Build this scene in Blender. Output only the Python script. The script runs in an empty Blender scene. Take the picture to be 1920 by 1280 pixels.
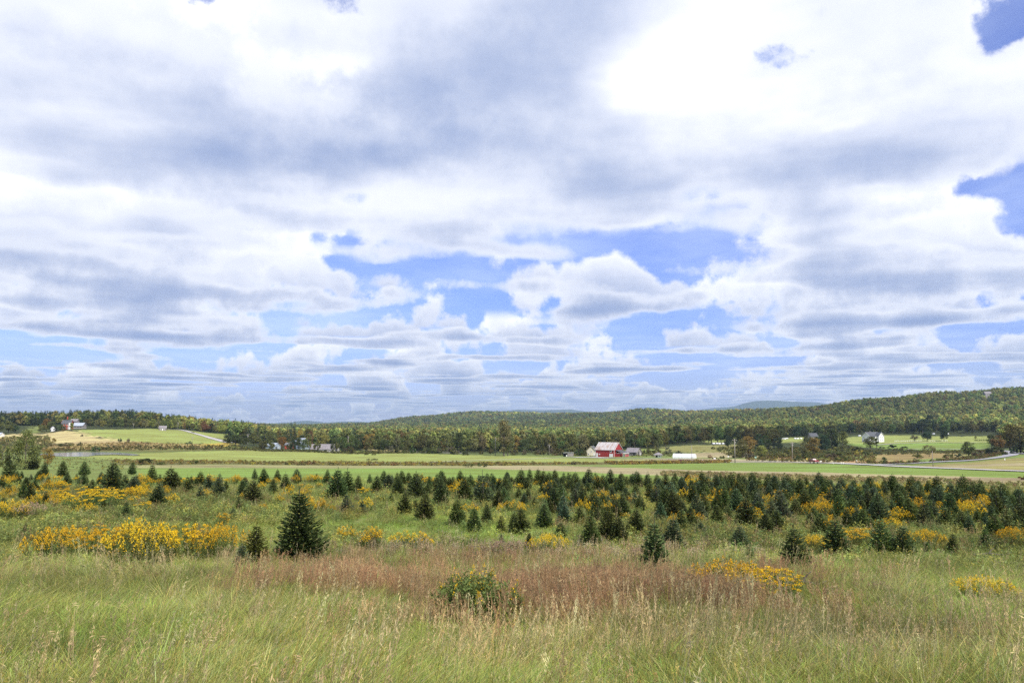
import bpy, math, random
import numpy as np
from mathutils import Vector

R = math.radians
rng = np.random.default_rng(7)
random.seed(7)
SC = bpy.context.scene
COL = SC.collection

# ------------------------------------------------------------------ camera
EYE = 25.0                       # eye height above the datum (valley floor is near z = 3)
F = 28.0 / 36.0 * 1920.0         # focal length in photograph pixels
PITCH = math.atan(155.0 / F)
cam = bpy.data.cameras.new('camera')
cam.lens = 28.0
cam.sensor_width = 36.0
cam.clip_start = 0.05
cam.clip_end = 60000.0
camo = bpy.data.objects.new('camera', cam)
COL.objects.link(camo)
camo.location = (0, 0, EYE)
camo.rotation_euler = (R(90) + PITCH, 0, 0)
SC.camera = camo

# ------------------------------------------------------------------ light
SUN_AZ, SUN_EL = R(142), R(47)            # azimuth measured from the view axis (+Y) towards +X
sun = bpy.data.lights.new('sun', 'SUN')
sun.energy = 4.2
sun.angle = R(2.5)
sun.color = (1.0, 0.95, 0.86)
suno = bpy.data.objects.new('sun', sun)
COL.objects.link(suno)
sd = Vector((math.sin(SUN_AZ) * math.cos(SUN_EL), math.cos(SUN_AZ) * math.cos(SUN_EL), math.sin(SUN_EL)))
suno.rotation_euler = (-sd).to_track_quat('-Z', 'Y').to_euler()
suno.location = (0, 0, 300)

SC.view_settings.view_transform = 'Standard'
SC.view_settings.look = 'None'
SC.view_settings.exposure = 0.42
SC.view_settings.gamma = 1.0
SC.view_settings.use_curve_mapping = False
SC.cycles.max_bounces = 4
SC.cycles.diffuse_bounces = 2
SC.cycles.transmission_bounces = 3
SC.cycles.transparent_max_bounces = 4
SC.cycles.volume_bounces = 0
SC.cycles.use_denoising = False
SC.cycles.use_adaptive_sampling = True
SC.cycles.adaptive_threshold = 0.015


# ------------------------------------------------------------------ tiny node language
class NT:
    def __init__(self, tree):
        self.t = tree
        self.n = tree.nodes
        self.l = tree.links

    def node(self, kind, **kw):
        nd = self.n.new(kind)
        for k, v in kw.items():
            setattr(nd, k, v)
        return nd

    def put(self, sock, v):
        if isinstance(v, V):
            self.l.new(v.s, sock)
        elif isinstance(v, bpy.types.NodeSocket):
            self.l.new(v, sock)
        else:
            sock.default_value = v

    def math(self, op, a, b=None, c=None, clamp=False):
        nd = self.node('ShaderNodeMath', operation=op, use_clamp=clamp)
        for i, v in enumerate((a, b, c)):
            if v is not None:
                self.put(nd.inputs[i], v)
        return V(self, nd.outputs[0])

    def noise(self, vec, scale, detail=4.0, rough=0.5, dist=0.0, dims='3D', lac=2.0):
        nd = self.node('ShaderNodeTexNoise', noise_dimensions=dims)
        if vec is not None:
            self.put(nd.inputs['Vector'], vec)
        nd.inputs['Scale'].default_value = scale
        nd.inputs['Detail'].default_value = detail
        nd.inputs['Roughness'].default_value = rough
        nd.inputs['Lacunarity'].default_value = lac
        nd.inputs['Distortion'].default_value = dist
        return V(self, nd.outputs[0])

    def comb(self, x, y, z):
        nd = self.node('ShaderNodeCombineXYZ')
        for i, v in enumerate((x, y, z)):
            self.put(nd.inputs[i], v)
        return V(self, nd.outputs[0])

    def smooth(self, v, lo, hi, a=0.0, b=1.0, kind='SMOOTHSTEP'):
        nd = self.node('ShaderNodeMapRange', interpolation_type=kind)
        self.put(nd.inputs[0], v)
        for i, q in enumerate((lo, hi, a, b)):
            self.put(nd.inputs[i + 1], q)
        return V(self, nd.outputs[0])

    def mixc(self, f, a, b, blend='MIX'):
        nd = self.node('ShaderNodeMix', data_type='RGBA', blend_type=blend)
        self.put(nd.inputs[0], f)
        self.put(nd.inputs[6], a)
        self.put(nd.inputs[7], b)
        return V(self, nd.outputs[2])


class V:
    def __init__(self, nt, s):
        self.nt, self.s = nt, s

    def __add__(self, o): return self.nt.math('ADD', self, o)
    __radd__ = __add__
    def __sub__(self, o): return self.nt.math('SUBTRACT', self, o)
    def __rsub__(self, o): return self.nt.math('SUBTRACT', o, self)
    def __mul__(self, o): return self.nt.math('MULTIPLY', self, o)
    __rmul__ = __mul__
    def __truediv__(self, o): return self.nt.math('DIVIDE', self, o)
    def __rtruediv__(self, o): return self.nt.math('DIVIDE', o, self)
    def clamp(self): return self.nt.math('ADD', self, 0.0, clamp=True)


def ray(px, py):
    """direction of a photograph pixel, in world axes (y forward)"""
    u = (px - 960.0) / F
    v = (640.0 - py) / F
    return np.array([u, math.cos(PITCH) - v * math.sin(PITCH), math.sin(PITCH) + v * math.cos(PITCH)])


# ------------------------------------------------------------------ sky: blue sky with a layer of fair weather cumulus
def build_sky():
    w = bpy.data.worlds.new('World')
    SC.world = w
    w.use_nodes = True
    w.cycles.sampling_method = 'MANUAL'
    w.cycles.sample_map_resolution = 256
    t = w.node_tree
    t.nodes.clear()
    N = NT(t)
    out = N.node('ShaderNodeOutputWorld')
    sky = N.node('ShaderNodeTexSky', sky_type='NISHITA', sun_disc=False)
    sky.sun_elevation = SUN_EL
    sky.sun_rotation = SUN_AZ
    sky.air_density = 1.0
    sky.dust_density = 0.6
    sky.ozone_density = 2.5
    bg_sky = N.node('ShaderNodeBackground')
    tint = N.mixc(1.0, sky.outputs[0], (0.72, 0.76, 1.28, 1), 'MULTIPLY')
    N.put(bg_sky.inputs[0], tint)
    bg_sky.inputs[1].default_value = 0.110

    geo = N.node('ShaderNodeTexCoord')
    sep = N.node('ShaderNodeSeparateXYZ')
    t.links.new(geo.outputs['Generated'], sep.inputs[0])
    dx, dy, dz = (V(N, sep.outputs[i]) for i in range(3))
    hor = N.math('MAXIMUM', N.math('SQRT', dx * dx + dy * dy), 1e-4)
    ux, uy = dx / hor, dy / hor
    tanel = N.math('MAXIMUM', dz / hor, 0.0) + 0.010     # the small term stands for the earth's curvature
    rb = 1.0 / tanel                                     # where the ray meets the flat cloud base (height 1)

    def base_point(px, py):
        d = ray(px, py)
        q = math.hypot(d[0], d[1])
        r = 1.0 / (d[2] / q + 0.010)
        return d[0] / q * r, d[1] / q * r

    bx0, by0 = ux * rb, uy * rb
    wp = N.node('ShaderNodeTexNoise', noise_dimensions='3D')
    N.put(wp.inputs['Vector'], N.comb(bx0, by0, 1.7))
    wp.inputs['Scale'].default_value = 0.55
    wp.inputs['Detail'].default_value = 5.0
    wp.inputs['Roughness'].default_value = 0.58
    ws = N.node('ShaderNodeSeparateColor')
    t.links.new(wp.outputs['Color'], ws.inputs[0])
    thick = V(N, ws.outputs[2])
    bx = bx0 + (V(N, ws.outputs[0]) - 0.5) * WARP
    by = by0 + (V(N, ws.outputs[1]) - 0.5) * WARP

    def lump_sum(lumps):
        tot = None
        for (px, py, rx, ry, amp) in lumps:
            cx, cy = base_point(px, py)
            qx = (bx - cx) / rx
            qy = (by - cy) / ry
            g = N.math('EXPONENT', (qx * qx + qy * qy) * -1.0) * amp
            tot = g if tot is None else tot + g
        return tot

    far = N.smooth(rb, 2.6, 5.5)
    bias = lump_sum(CLOUD_LUMPS) - far * 0.022
    # how strongly the cloud dims the light that comes down through it
    kdim = N.math('MAXIMUM', N.smooth(thick, 0.36, 0.64, KD0, KD1, 'LINEAR') + lump_sum(CLOUD_WEIGHT) + far * 0.9, 0.06) * -1.0

    # billows: the rounded relief of the cloud surface, finer towards the horizon
    dvec = geo.outputs['Generated']
    near_b = N.noise(dvec, 6.5, 7.0, 0.64)
    far_b = N.noise(dvec, 15.0, 5.0, 0.60)
    wfar = N.smooth(rb, 2.2, 7.0)
    billow = ((near_b * (1.0 - wfar) + far_b * wfar) - 0.5) * BILLOW

    def column(x, y, h, detail=4.0, rough=None):
        n1 = N.noise(N.comb(x, y, h), 0.44, 4.0, rough or ROUGH, 0.0)
        if detail is not None:
            N.put(n1.s.node.inputs['Detail'], detail)
        return ((n1 + bias + billow) - CLOUD_THR) * CLOUD_GAIN

    trans = None
    colr = None

    def over(c, a):
        nonlocal trans, colr
        w = a if trans is None else a * trans
        vmul = N.node('ShaderNodeVectorMath', operation='SCALE')
        N.put(vmul.inputs[0], c)
        N.put(vmul.inputs['Scale'], w)
        if colr is None:
            colr = vmul.outputs[0]
            trans = N.math('SUBTRACT', 1.0, a)
        else:
            va = N.node('ShaderNodeVectorMath', operation='ADD')
            t.links.new(colr, va.inputs[0])
            t.links.new(vmul.outputs[0], va.inputs[1])
            colr = va.outputs[0]
            trans = trans * N.math('SUBTRACT', 1.0, a)

    # underside: the cloud base seen from below
    H0 = column(bx0, by0, 0.0, N.smooth(rb, 2.0, 7.0, 4.0, 1.6), 0.55)
    lit = N.math('EXPONENT', N.math('MAXIMUM', H0, 0.0) * kdim)
    over(N.mixc(lit.clamp(), CLOUD_DARK, CLOUD_LIGHT), N.smooth(H0, -0.06, N.smooth(rb, 1.5, 5.0, 0.75, SOFT_B)) * 0.98)
    # fronts and tops: upright slices through the layer behind the base point, at fixed ground distances
    LR = math.log(SHELL_RATIO)
    k0 = N.math('CEIL', N.math('LOGARITHM', rb, SHELL_RATIO))
    for j in range(SHELLS):
        r = N.math('POWER', SHELL_RATIO, k0 + float(j))
        f = (r * tanel - 1.0) / THICK
        H = column(ux * r, uy * r, f * 0.8, 4.0, 0.55)
        ins = H - f
        a = N.smooth(ins, 0.0, SOFT_F) * 0.96 * N.smooth(f, 0.0, 0.07) * N.smooth(f, 0.62, 0.84, 1.0, 0.0)
        lit = N.math('EXPONENT', N.math('MAXIMUM', ins, 0.0) * (kdim * 0.9)) * 0.62 + f * 0.75
        over(N.mixc(lit.clamp(), CLOUD_DARK, CLOUD_LIGHT), a)
    alpha = N.math('SUBTRACT', 1.0, trans)
    # thin high veil that whitens the blue between the clouds
    veil = N.noise(N.comb(bx0 * 3.2, by0 * 2.2, 3.0), 0.16, 6.0, 0.62)
    veil = N.smooth(veil, 0.40, 0.75, 0.0, 0.45)
    bg_c = N.node('ShaderNodeBackground')
    t.links.new(colr, bg_c.inputs[0])
    bg_c.inputs[1].default_value = 1.0
    bg_v = N.node('ShaderNodeBackground')
    bg_v.inputs[0].default_value = (0.66, 0.76, 0.98, 1)
    bg_v.inputs[1].default_value = 1.0
    mv = N.node('ShaderNodeMixShader')
    N.put(mv.inputs[0], veil)
    t.links.new(bg_sky.outputs[0], mv.inputs[1])
    t.links.new(bg_v.outputs[0], mv.inputs[2])
    # sky * transmittance + cloud light
    blk = N.node('ShaderNodeBackground')
    blk.inputs[0].default_value = (0, 0, 0, 1)
    mx = N.node('ShaderNodeMixShader')
    N.put(mx.inputs[0], alpha)
    t.links.new(mv.outputs[0], mx.inputs[1])
    t.links.new(blk.outputs[0], mx.inputs[2])
    ad = N.node('ShaderNodeAddShader')
    t.links.new(mx.outputs[0], ad.inputs[0])
    t.links.new(bg_c.outputs[0], ad.inputs[1])
    t.links.new(ad.outputs[0], out.inputs[0])


CLOUD_THR, CLOUD_GAIN = 0.474, 5.5
BILLOW = 0.34
KD0, KD1, WARP, ROUGH = 0.60, 1.85, 0.9, 0.585
SOFT_B, SOFT_F, THICK = 0.34, 0.22, 0.85
SHELLS, SHELL_RATIO = 6, 1.115
CLOUD_DARK = (0.205, 0.285, 0.50, 1)
CLOUD_LIGHT = (0.99, 0.99, 1.01, 1)
# (pixel of the lump centre, half extents on the cloud plane, strength): thick cloud +, gap -
CLOUD_LUMPS = [
    (690, 260, 0.9, 0.70, 0.12),
    (1020, 90, 0.40, 0.5, 0.10),
    (1300, 150, 0.30, 0.5, 0.10),
    (1640, 200, 0.35, 0.5, 0.08),
    (1080, 450, 0.6, 0.30, -0.07),
    (800, 490, 0.5, 0.4, -0.05),
    (1890, 70, 0.12, 0.20, -0.12),
    (1500, 120, 0.10, 0.12, -0.12),
    (1670, 365, 0.2, 0.12, -0.05),
    (1910, 345, 0.2, 0.15, -0.05),
    (1340, 540, 0.9, 0.8, 0.06),
    (150, 120, 0.6, 0.5, 0.09),
    (100, 300, 0.7, 0.5, 0.10),
    (560, 20, 0.12, 0.1, 0.04),
    (1780, 300, 0.6, 0.35, 0.10),
    (1760, 370, 0.8, 0.4, 0.09),
    (660, 420, 0.4, 0.25, 0.06),
    (560, 10, 0.2, 0.15, 0.03),
    (1250, 400, 0.3, 0.2, 0.03),
    (560, 420, 0.7, 0.4, 0.05),
    (1500, 300, 0.5, 0.4, 0.05),
    (1560, 430, 0.5, 0.3, 0.06),
    (200, 450, 1.6, 1.0, 0.07),
    (1650, 480, 1.0, 0.7, 0.07),
]
CLOUD_WEIGHT = [
    (740, 270, 0.75, 0.55, 1.5),
    (1300, 140, 0.26, 0.45, -1.3),
    (1640, 200, 0.40, 0.5, -0.9),
    (150, 180, 0.45, 0.5, -0.9),
    (30, 300, 0.5, 0.4, -0.6),
    (250, 470, 1.2, 0.6, -0.6),
    (1700, 480, 0.9, 0.5, -0.5),
    (1250, 580, 1.5, 1.2, 0.6),
]
build_sky()


# ------------------------------------------------------------------ terrain: height profiles along sight lines, blended across
# every column: pixel column and (depth in metres, pixel row of the bare ground there)
NEAR = [(3, 1900), (5, 1520), (9, 1280), (13, 1192), (18.5, 1130), (26, 1087), (35, 1056), (45, 1009), (58, 963), (80, 921), (100, 903), (150, 889), (200, 882)]
MIDC = NEAR + [(250, 876.5), (300, 873), (375, 867.5), (450, 861.5), (517, 857)]
MIDL = NEAR + [(250, 874.5), (300, 868.5), (375, 861), (430, 856), (500, 848), (540, 843.5)]
MIDR = NEAR[:-2] + [(150, 890), (190, 883), (250, 871), (300, 862), (350, 856), (420, 848)]
COLS = {
    -900: MIDL + [(640, 836), (900, 815), (1300, 802), (2500, 800), (5000, 800), (24000, 797)],
    -60: MIDL + [(600, 832), (700, 820), (800, 809), (950, 799), (1200, 792), (1500, 795), (2500, 800), (5000, 801), (24000, 797)],
    60: MIDL + [(600, 834), (680, 820), (760, 811), (900, 801), (1200, 791), (1500, 795), (2500, 800), (5000, 801), (24000, 797)],
    140: MIDL + [(580, 835), (640, 821), (700, 810), (760, 804.5), (900, 799), (1150, 790), (1500, 794), (2500, 800), (5000, 801), (24000, 797)],
    260: MIDL + [(570, 836), (620, 828), (700, 814), (800, 804.5), (900, 802), (1150, 788), (1500, 793), (2500, 801), (5000, 801), (24000, 797)],
    330: MIDL + [(570, 838), (620, 830), (700, 818), (800, 806.5), (900, 805), (1150, 799), (1500, 800), (2500, 803), (5000, 802), (24000, 797)],
    420: MIDL[:-1] + [(540, 845), (600, 835), (700, 824), (800, 816), (900, 813), (1200, 809), (2000, 806), (5000, 802), (24000, 797)],
    540: NEAR + [(250, 876), (300, 871), (375, 864.5), (450, 857), (520, 850), (620, 842), (800, 834), (1000, 827), (2000, 811), (5000, 802), (24000, 797)],
    680: MIDC + [(620, 848), (800, 836), (1000, 828), (2000, 811), (3200, 804), (4300, 798), (5200, 801), (24000, 797)],
    780: MIDC + [(620, 848), (800, 836), (1000, 828), (2000, 811), (3200, 800), (4300, 784), (5200, 796), (24000, 797)],
    900: MIDC + [(620, 849), (800, 837), (1000, 829), (2000, 810), (3200, 797), (4300, 775), (5200, 792), (24000, 797)],
    1010: MIDC + [(620, 849), (800, 837), (1000, 829), (2000, 810), (3200, 796), (4300, 776), (5200, 792), (24000, 797)],
    1110: MIDC + [(620, 849), (800, 837), (1000, 828), (2000, 809), (3000, 793), (3600, 780), (4300, 779), (5200, 792), (24000, 797)],
    1215: MIDC + [(600, 846), (700, 837), (1000, 826), (1800, 808), (2600, 791), (3300, 771), (4300, 786), (24000, 797)],
    1300: MIDC + [(600, 846), (680, 835), (760, 831), (1000, 822), (1600, 806), (2400, 789), (3000, 775), (4200, 790), (24000, 797)],
    1400: MIDC + [(600, 847), (680, 837), (800, 828), (1000, 819), (1500, 804), (2200, 787), (2700, 772), (4200, 790), (24000, 797)],
    1500: MIDC[:-3] + [(375, 868), (450, 861.5), (530, 855), (620, 846), (720, 836), (850, 825), (1000, 817), (1400, 802), (2000, 783), (2500, 768), (4200, 790), (24000, 797)],
    1640: MIDC[:-5] + [(250, 875), (300, 870), (375, 865), (460, 858), (560, 848), (680, 837), (780, 829), (900, 821), (1020, 815), (1400, 795), (1900, 768), (2300, 753), (4200, 790), (24000, 797)],
    1780: NEAR[:-1] + [(190, 883), (250, 873), (300, 867), (375, 860), (460, 854), (560, 846), (680, 837), (780, 829), (900, 821), (1000, 816), (1400, 789), (1800, 759), (2150, 741), (4200, 790), (24000, 797)],
    1920: MIDR + [(500, 841), (650, 832), (800, 824), (1000, 812), (1400, 785), (1800, 750), (2100, 732), (4200, 790), (24000, 797)],
    2740: MIDR + [(500, 841), (650, 832), (800, 824), (1000, 812), (1400, 782), (1800, 748), (2200, 722), (4200, 790), (24000, 797)],
}
_cp = np.array(sorted(COLS), float)
_lg = np.linspace(math.log(2.0), math.log(30000.0), 700)
_prof = []
for c in sorted(COLS):
    pts = COLS[c]
    yy = np.array([p[0] for p in pts], float)
    zz = np.array([yy[i] * ray(960, pts[i][1])[2] / ray(960, pts[i][1])[1] for i in range(len(pts))])
    # monotone-ish smooth interpolation: linear in depth, then a short blur along log depth
    z = np.interp(np.exp(_lg), yy, zz)
    ker = np.hanning(23)
    ker /= ker.sum()
    zs = np.convolve(np.pad(z, 11, mode='edge'), ker, mode='valid')
    _prof.append(zs)
_prof = np.array(_prof)
_cs = (_cp - 960.0) / F


def _hash_noise(x, y, seed):
    rs = np.random.RandomState(seed)
    z = np.zeros_like(x)
    for i in range(7):
        a = rs.uniform(0, 2 * math.pi)
        k = rs.uniform(0.6, 1.6)
        z += np.sin((x * math.cos(a) + y * math.sin(a)) * k + rs.uniform(0, 6.28))
    return z / 7.0


def ground(x, y):
    """terrain height at world x, y (arrays or numbers)"""
    x = np.asarray(x, float)
    y = np.asarray(y, float)
    r = np.hypot(x, y) + 1e-6
    az = np.clip(np.arctan2(x, y), R(-50), R(50))
    Y = np.maximum(r * np.cos(az), 2.0)
    s = np.tan(az)
    g = np.interp(np.log(Y), _lg, np.arange(_lg.size))
    gi = np.clip(g.astype(int), 0, _lg.size - 2)
    gf = g - gi
    ci = np.clip(np.searchsorted(_cs, s) - 1, 0, _cs.size - 2)
    tt = np.clip((s - _cs[ci]) / (_cs[ci + 1] - _cs[ci]), 0, 1)
    tt = tt * tt * (3 - 2 * tt)
    za = _prof[ci, gi] * (1 - gf) + _prof[ci, gi + 1] * gf
    zb = _prof[ci + 1, gi] * (1 - gf) + _prof[ci + 1, gi + 1] * gf
    z = za * (1 - tt) + zb * tt
    near = np.clip((110 - r) / 60, 0, 1)
    z = z + near * (_hash_noise(x / 0.28, y / 0.28, 6) * 0.07 * np.clip((45 - r) / 20, 0, 1) + _hash_noise(x / 1.3, y / 1.3, 3) * 0.13 + _hash_noise(x / 5.0, y / 5.0, 4) * 0.16) * np.clip((r - 3) / 6, 0, 1)
    far = np.clip((r - 1300) / 900, 0, 1) * np.clip((9000 - r) / 4000, 0, 1)
    z = z + far * _hash_noise(x / 160.0, y / 160.0, 5) * 11.0
    return z + EYE


def at_depth(px, Y):
    """world point of the ground in a pixel column at a depth"""
    x = (px - 960.0) / F * Y * 1.0
    return np.array([x, Y, float(ground(x, Y))])


def hit(px, py, ymin=3.0, ymax=3000.0):
    """first ground point seen through a pixel"""
    d = ray(px, py)
    ys = np.exp(np.linspace(math.log(ymin), math.log(ymax), 900))
    x = d[0] / d[1] * ys
    z = EYE + d[2] / d[1] * ys
    below = z <= ground(x, ys)
    if not below.any():
        return at_depth(px, ymax)
    i = int(np.argmax(below))
    if i == 0:
        Y = ys[0]
    else:
        a, b = ys[i - 1], ys[i]
        for _ in range(24):
            m = 0.5 * (a + b)
            if EYE + d[2] / d[1] * m <= float(ground(d[0] / d[1] * m, m)):
                b = m
            else:
                a = m
        Y = b
    X = d[0] / d[1] * Y
    return np.array([X, Y, float(ground(X, Y))])


def z_at_row(py, Y):
    d = ray(960, py)
    return EYE + Y * d[2] / d[1]


# ------------------------------------------------------------------ helpers for objects
def tag(o, label=None, cat=None, group=None, kind=None):
    if label:
        o['label'] = label
    if cat:
        o['category'] = cat
    if group:
        o['group'] = group
    if kind:
        o['kind'] = kind
    return o


def mesh_np(name, verts, faces, mats=None, mat_idx=None, smooth=False, colors=None):
    """mesh from numpy arrays; faces all of one corner count, or a list of such arrays"""
    me = bpy.data.meshes.new(name)
    verts = np.asarray(verts, np.float32)
    if not isinstance(faces, list):
        faces = [faces]
    faces = [np.asarray(f, np.int32) for f in faces if len(f)]
    nl = sum(f.size for f in faces)
    nf = sum(len(f) for f in faces)
    me.vertices.add(len(verts))
    me.vertices.foreach_set('co', verts.ravel())
    me.loops.add(nl)
    me.loops.foreach_set('vertex_index', np.concatenate([f.ravel() for f in faces]))
    me.polygons.add(nf)
    starts, tot = [], 0
    for f in faces:
        starts.append(np.arange(len(f)) * f.shape[1] + tot)
        tot += f.size
    me.polygons.foreach_set('loop_start', np.concatenate(starts).astype(np.int32))
    for m in (mats or []):
        me.materials.append(m)
    if mat_idx is not None:
        me.polygons.foreach_set('material_index', np.asarray(mat_idx, np.int32))
    if smooth:
        me.polygons.foreach_set('use_smooth', np.ones(nf, bool))
    if colors is not None:
        ca = me.color_attributes.new('tint', 'FLOAT_COLOR', 'POINT')
        c4 = np.ones((len(verts), 4), np.float32)
        c4[:, :colors.shape[1]] = colors
        ca.data.foreach_set('color', c4.ravel())
    me.update(calc_edges=True)
    me.validate()
    return me


def link(name, me, parent=None, loc=(0, 0, 0), rot=(0, 0, 0), scale=None):
    o = bpy.data.objects.new(name, me)
    COL.objects.link(o)
    if parent is not None:
        o.parent = parent
    o.location = loc
    o.rotation_euler = rot
    if scale is not None:
        o.scale = scale if hasattr(scale, '__len__') else (scale,) * 3
    return o


class MB:
    """collects boxes, prisms and tubes into one mesh"""
    def __init__(self):
        self.v, self.f = [], []

    def poly(self, pts, faces):
        b = len(self.v)
        self.v += [tuple(p) for p in pts]
        self.f += [tuple(i + b for i in f) for f in faces]
        return self

    def box(self, x0, x1, y0, y1, z0, z1):
        p = [(x, y, z) for z in (z0, z1) for y in (y0, y1) for x in (x0, x1)]
        return self.poly(p, [(0, 2, 3, 1), (4, 5, 7, 6), (0, 1, 5, 4), (2, 6, 7, 3), (0, 4, 6, 2), (1, 3, 7, 5)])

    def prism(self, prof, y0, y1):
        """profile in x,z extruded along y"""
        n = len(prof)
        p = [(x, y0, z) for x, z in prof] + [(x, y1, z) for x, z in prof]
        fs = [tuple(range(n)), tuple(range(2 * n - 1, n - 1, -1))]
        fs += [(i, i + n, (i + 1) % n + n, (i + 1) % n) for i in range(n)]
        return self.poly(p, fs)

    def prism_x(self, prof, x0, x1):
        """profile in y,z extruded along x"""
        n = len(prof)
        p = [(x0, y, z) for y, z in prof] + [(x1, y, z) for y, z in prof]
        fs = [tuple(range(n - 1, -1, -1)), tuple(range(n, 2 * n))]
        fs += [(i, (i + 1) % n, (i + 1) % n + n, i + n) for i in range(n)]
        return self.poly(p, fs)

    def tube(self, pts, rad, n=8):
        pts = [np.asarray(p, float) for p in pts]
        rads = rad if hasattr(rad, '__len__') else [rad] * len(pts)
        rings = []
        for i, p in enumerate(pts):
            d = pts[min(i + 1, len(pts) - 1)] - pts[max(i - 1, 0)]
            d /= np.linalg.norm(d) + 1e-9
            a = np.array([0, 0, 1.0]) if abs(d[2]) < 0.9 else np.array([1.0, 0, 0])
            u = np.cross(d, a)
            u /= np.linalg.norm(u)
            w = np.cross(d, u)
            rings.append([p + (u * math.cos(2 * math.pi * k / n) + w * math.sin(2 * math.pi * k / n)) * rads[i] for k in range(n)])
        b = [q for r in rings for q in r]
        fs = []
        for i in range(len(pts) - 1):
            for k in range(n):
                fs.append((i * n + k, i * n + (k + 1) % n, (i + 1) * n + (k + 1) % n, (i + 1) * n + k))
        fs.append(tuple(range(n - 1, -1, -1)))
        fs.append(tuple((len(pts) - 1) * n + k for k in range(n)))
        return self.poly(b, fs)

    def build(self, name, mat, parent=None, smooth=False, **kw):
        me = bpy.data.meshes.new(name)
        me.from_pydata([tuple(map(float, p)) for p in self.v], [], self.f)
        me.materials.append(mat)
        if smooth:
            me.polygons.foreach_set('use_smooth', np.ones(len(me.polygons), bool))
        me.update()
        return link(name, me, parent, **kw)


def empty(name, loc, rz=0.0, scale=1.0):
    o = bpy.data.objects.new(name, None)
    o.empty_display_size = 0.3
    COL.objects.link(o)
    o.location = loc
    o.rotation_euler = (0, 0, rz)
    o.scale = (scale,) * 3 if not hasattr(scale, '__len__') else scale
    return o


# ------------------------------------------------------------------ materials
def new_mat(name):
    m = bpy.data.materials.new(name)
    m.use_nodes = True
    m.node_tree.nodes.clear()
    return m, NT(m.node_tree)


def solid(name, col, rough=0.7, var=0.25, scale=1.5, bump=0.0, stretch=(1, 1, 1), col2=None, metal=0.0, spots=0.5):
    """painted or weathered surface: base colour with soft procedural wear"""
    m, N = new_mat(name)
    out = N.node('ShaderNodeOutputMaterial')
    b = N.node('ShaderNodeBsdfPrincipled')
    tc = N.node('ShaderNodeTexCoord')
    mp = N.node('ShaderNodeMapping')
    N.l.new(tc.outputs['Object'], mp.inputs[0])
    mp.inputs['Scale'].default_value = stretch
    n = N.noise(V(N, mp.outputs[0]), scale, 5.0, 0.6)
    c2 = col2 if col2 else tuple(c * (1 - var) for c in col)
    c = N.mixc(N.smooth(n, spots - 0.12, spots + 0.14), (*c2, 1), (*col, 1))
    N.put(b.inputs['Base Color'], c)
    b.inputs['Roughness'].default_value = rough
    b.inputs['Metallic'].default_value = metal
    if bump:
        bp = N.node('ShaderNodeBump')
        bp.inputs['Strength'].default_value = bump
        N.put(bp.inputs['Height'], n)
        N.l.new(bp.outputs[0], b.inputs['Normal'])
    N.l.new(b.outputs[0], out.inputs[0])
    return m


def leaf_mat(name, source, rough=0.6, trans=0.35, var=0.45, gain=1.0, hue=0.03, spec=0.15):
    """foliage: colour from the object ('OBJECT'), the instancer ('INST') or a fixed rgb, times a per-leaf tint"""
    m, N = new_mat(name)
    out = N.node('ShaderNodeOutputMaterial')
    if source == 'OBJECT':
        oi = N.node('ShaderNodeObjectInfo')
        c = V(N, oi.outputs['Color'])
    elif source == 'INST':
        at = N.node('ShaderNodeAttribute', attribute_type='INSTANCER', attribute_name='icol')
        c = V(N, at.outputs['Color'])
    else:
        rgb = N.node('ShaderNodeRGB')
        rgb.outputs[0].default_value = (*source, 1)
        c = V(N, rgb.outputs[0])
    ta = N.node('ShaderNodeAttribute', attribute_type='GEOMETRY', attribute_name='tint')
    oi2 = N.node('ShaderNodeObjectInfo')
    hs = N.node('ShaderNodeHueSaturation')
    N.put(hs.inputs['Hue'], N.smooth(V(N, oi2.outputs['Random']), 0, 1, 0.5 - hue, 0.5 + hue, 'LINEAR'))
    N.put(hs.inputs['Value'], N.smooth(V(N, oi2.outputs['Random']), 0, 1, gain * (1 - var * 0.5), gain * (1 + var * 0.5), 'LINEAR'))
    N.put(hs.inputs['Color'], c)
    c = N.mixc(1.0, V(N, hs.outputs[0]), V(N, ta.outputs['Color']), 'MULTIPLY')
    d = N.node('ShaderNodeBsdfPrincipled')
    N.put(d.inputs['Base Color'], c)
    d.inputs['Roughness'].default_value = rough
    d.inputs['Specular IOR Level'].default_value = spec
    tr = N.node('ShaderNodeBsdfTranslucent')
    N.put(tr.inputs[0], c)
    mx = N.node('ShaderNodeMixShader')
    mx.inputs[0].default_value = trans
    N.l.new(d.outputs[0], mx.inputs[1])
    N.l.new(tr.outputs[0], mx.inputs[2])
    N.l.new(mx.outputs[0], out.inputs[0])
    return m


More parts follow.
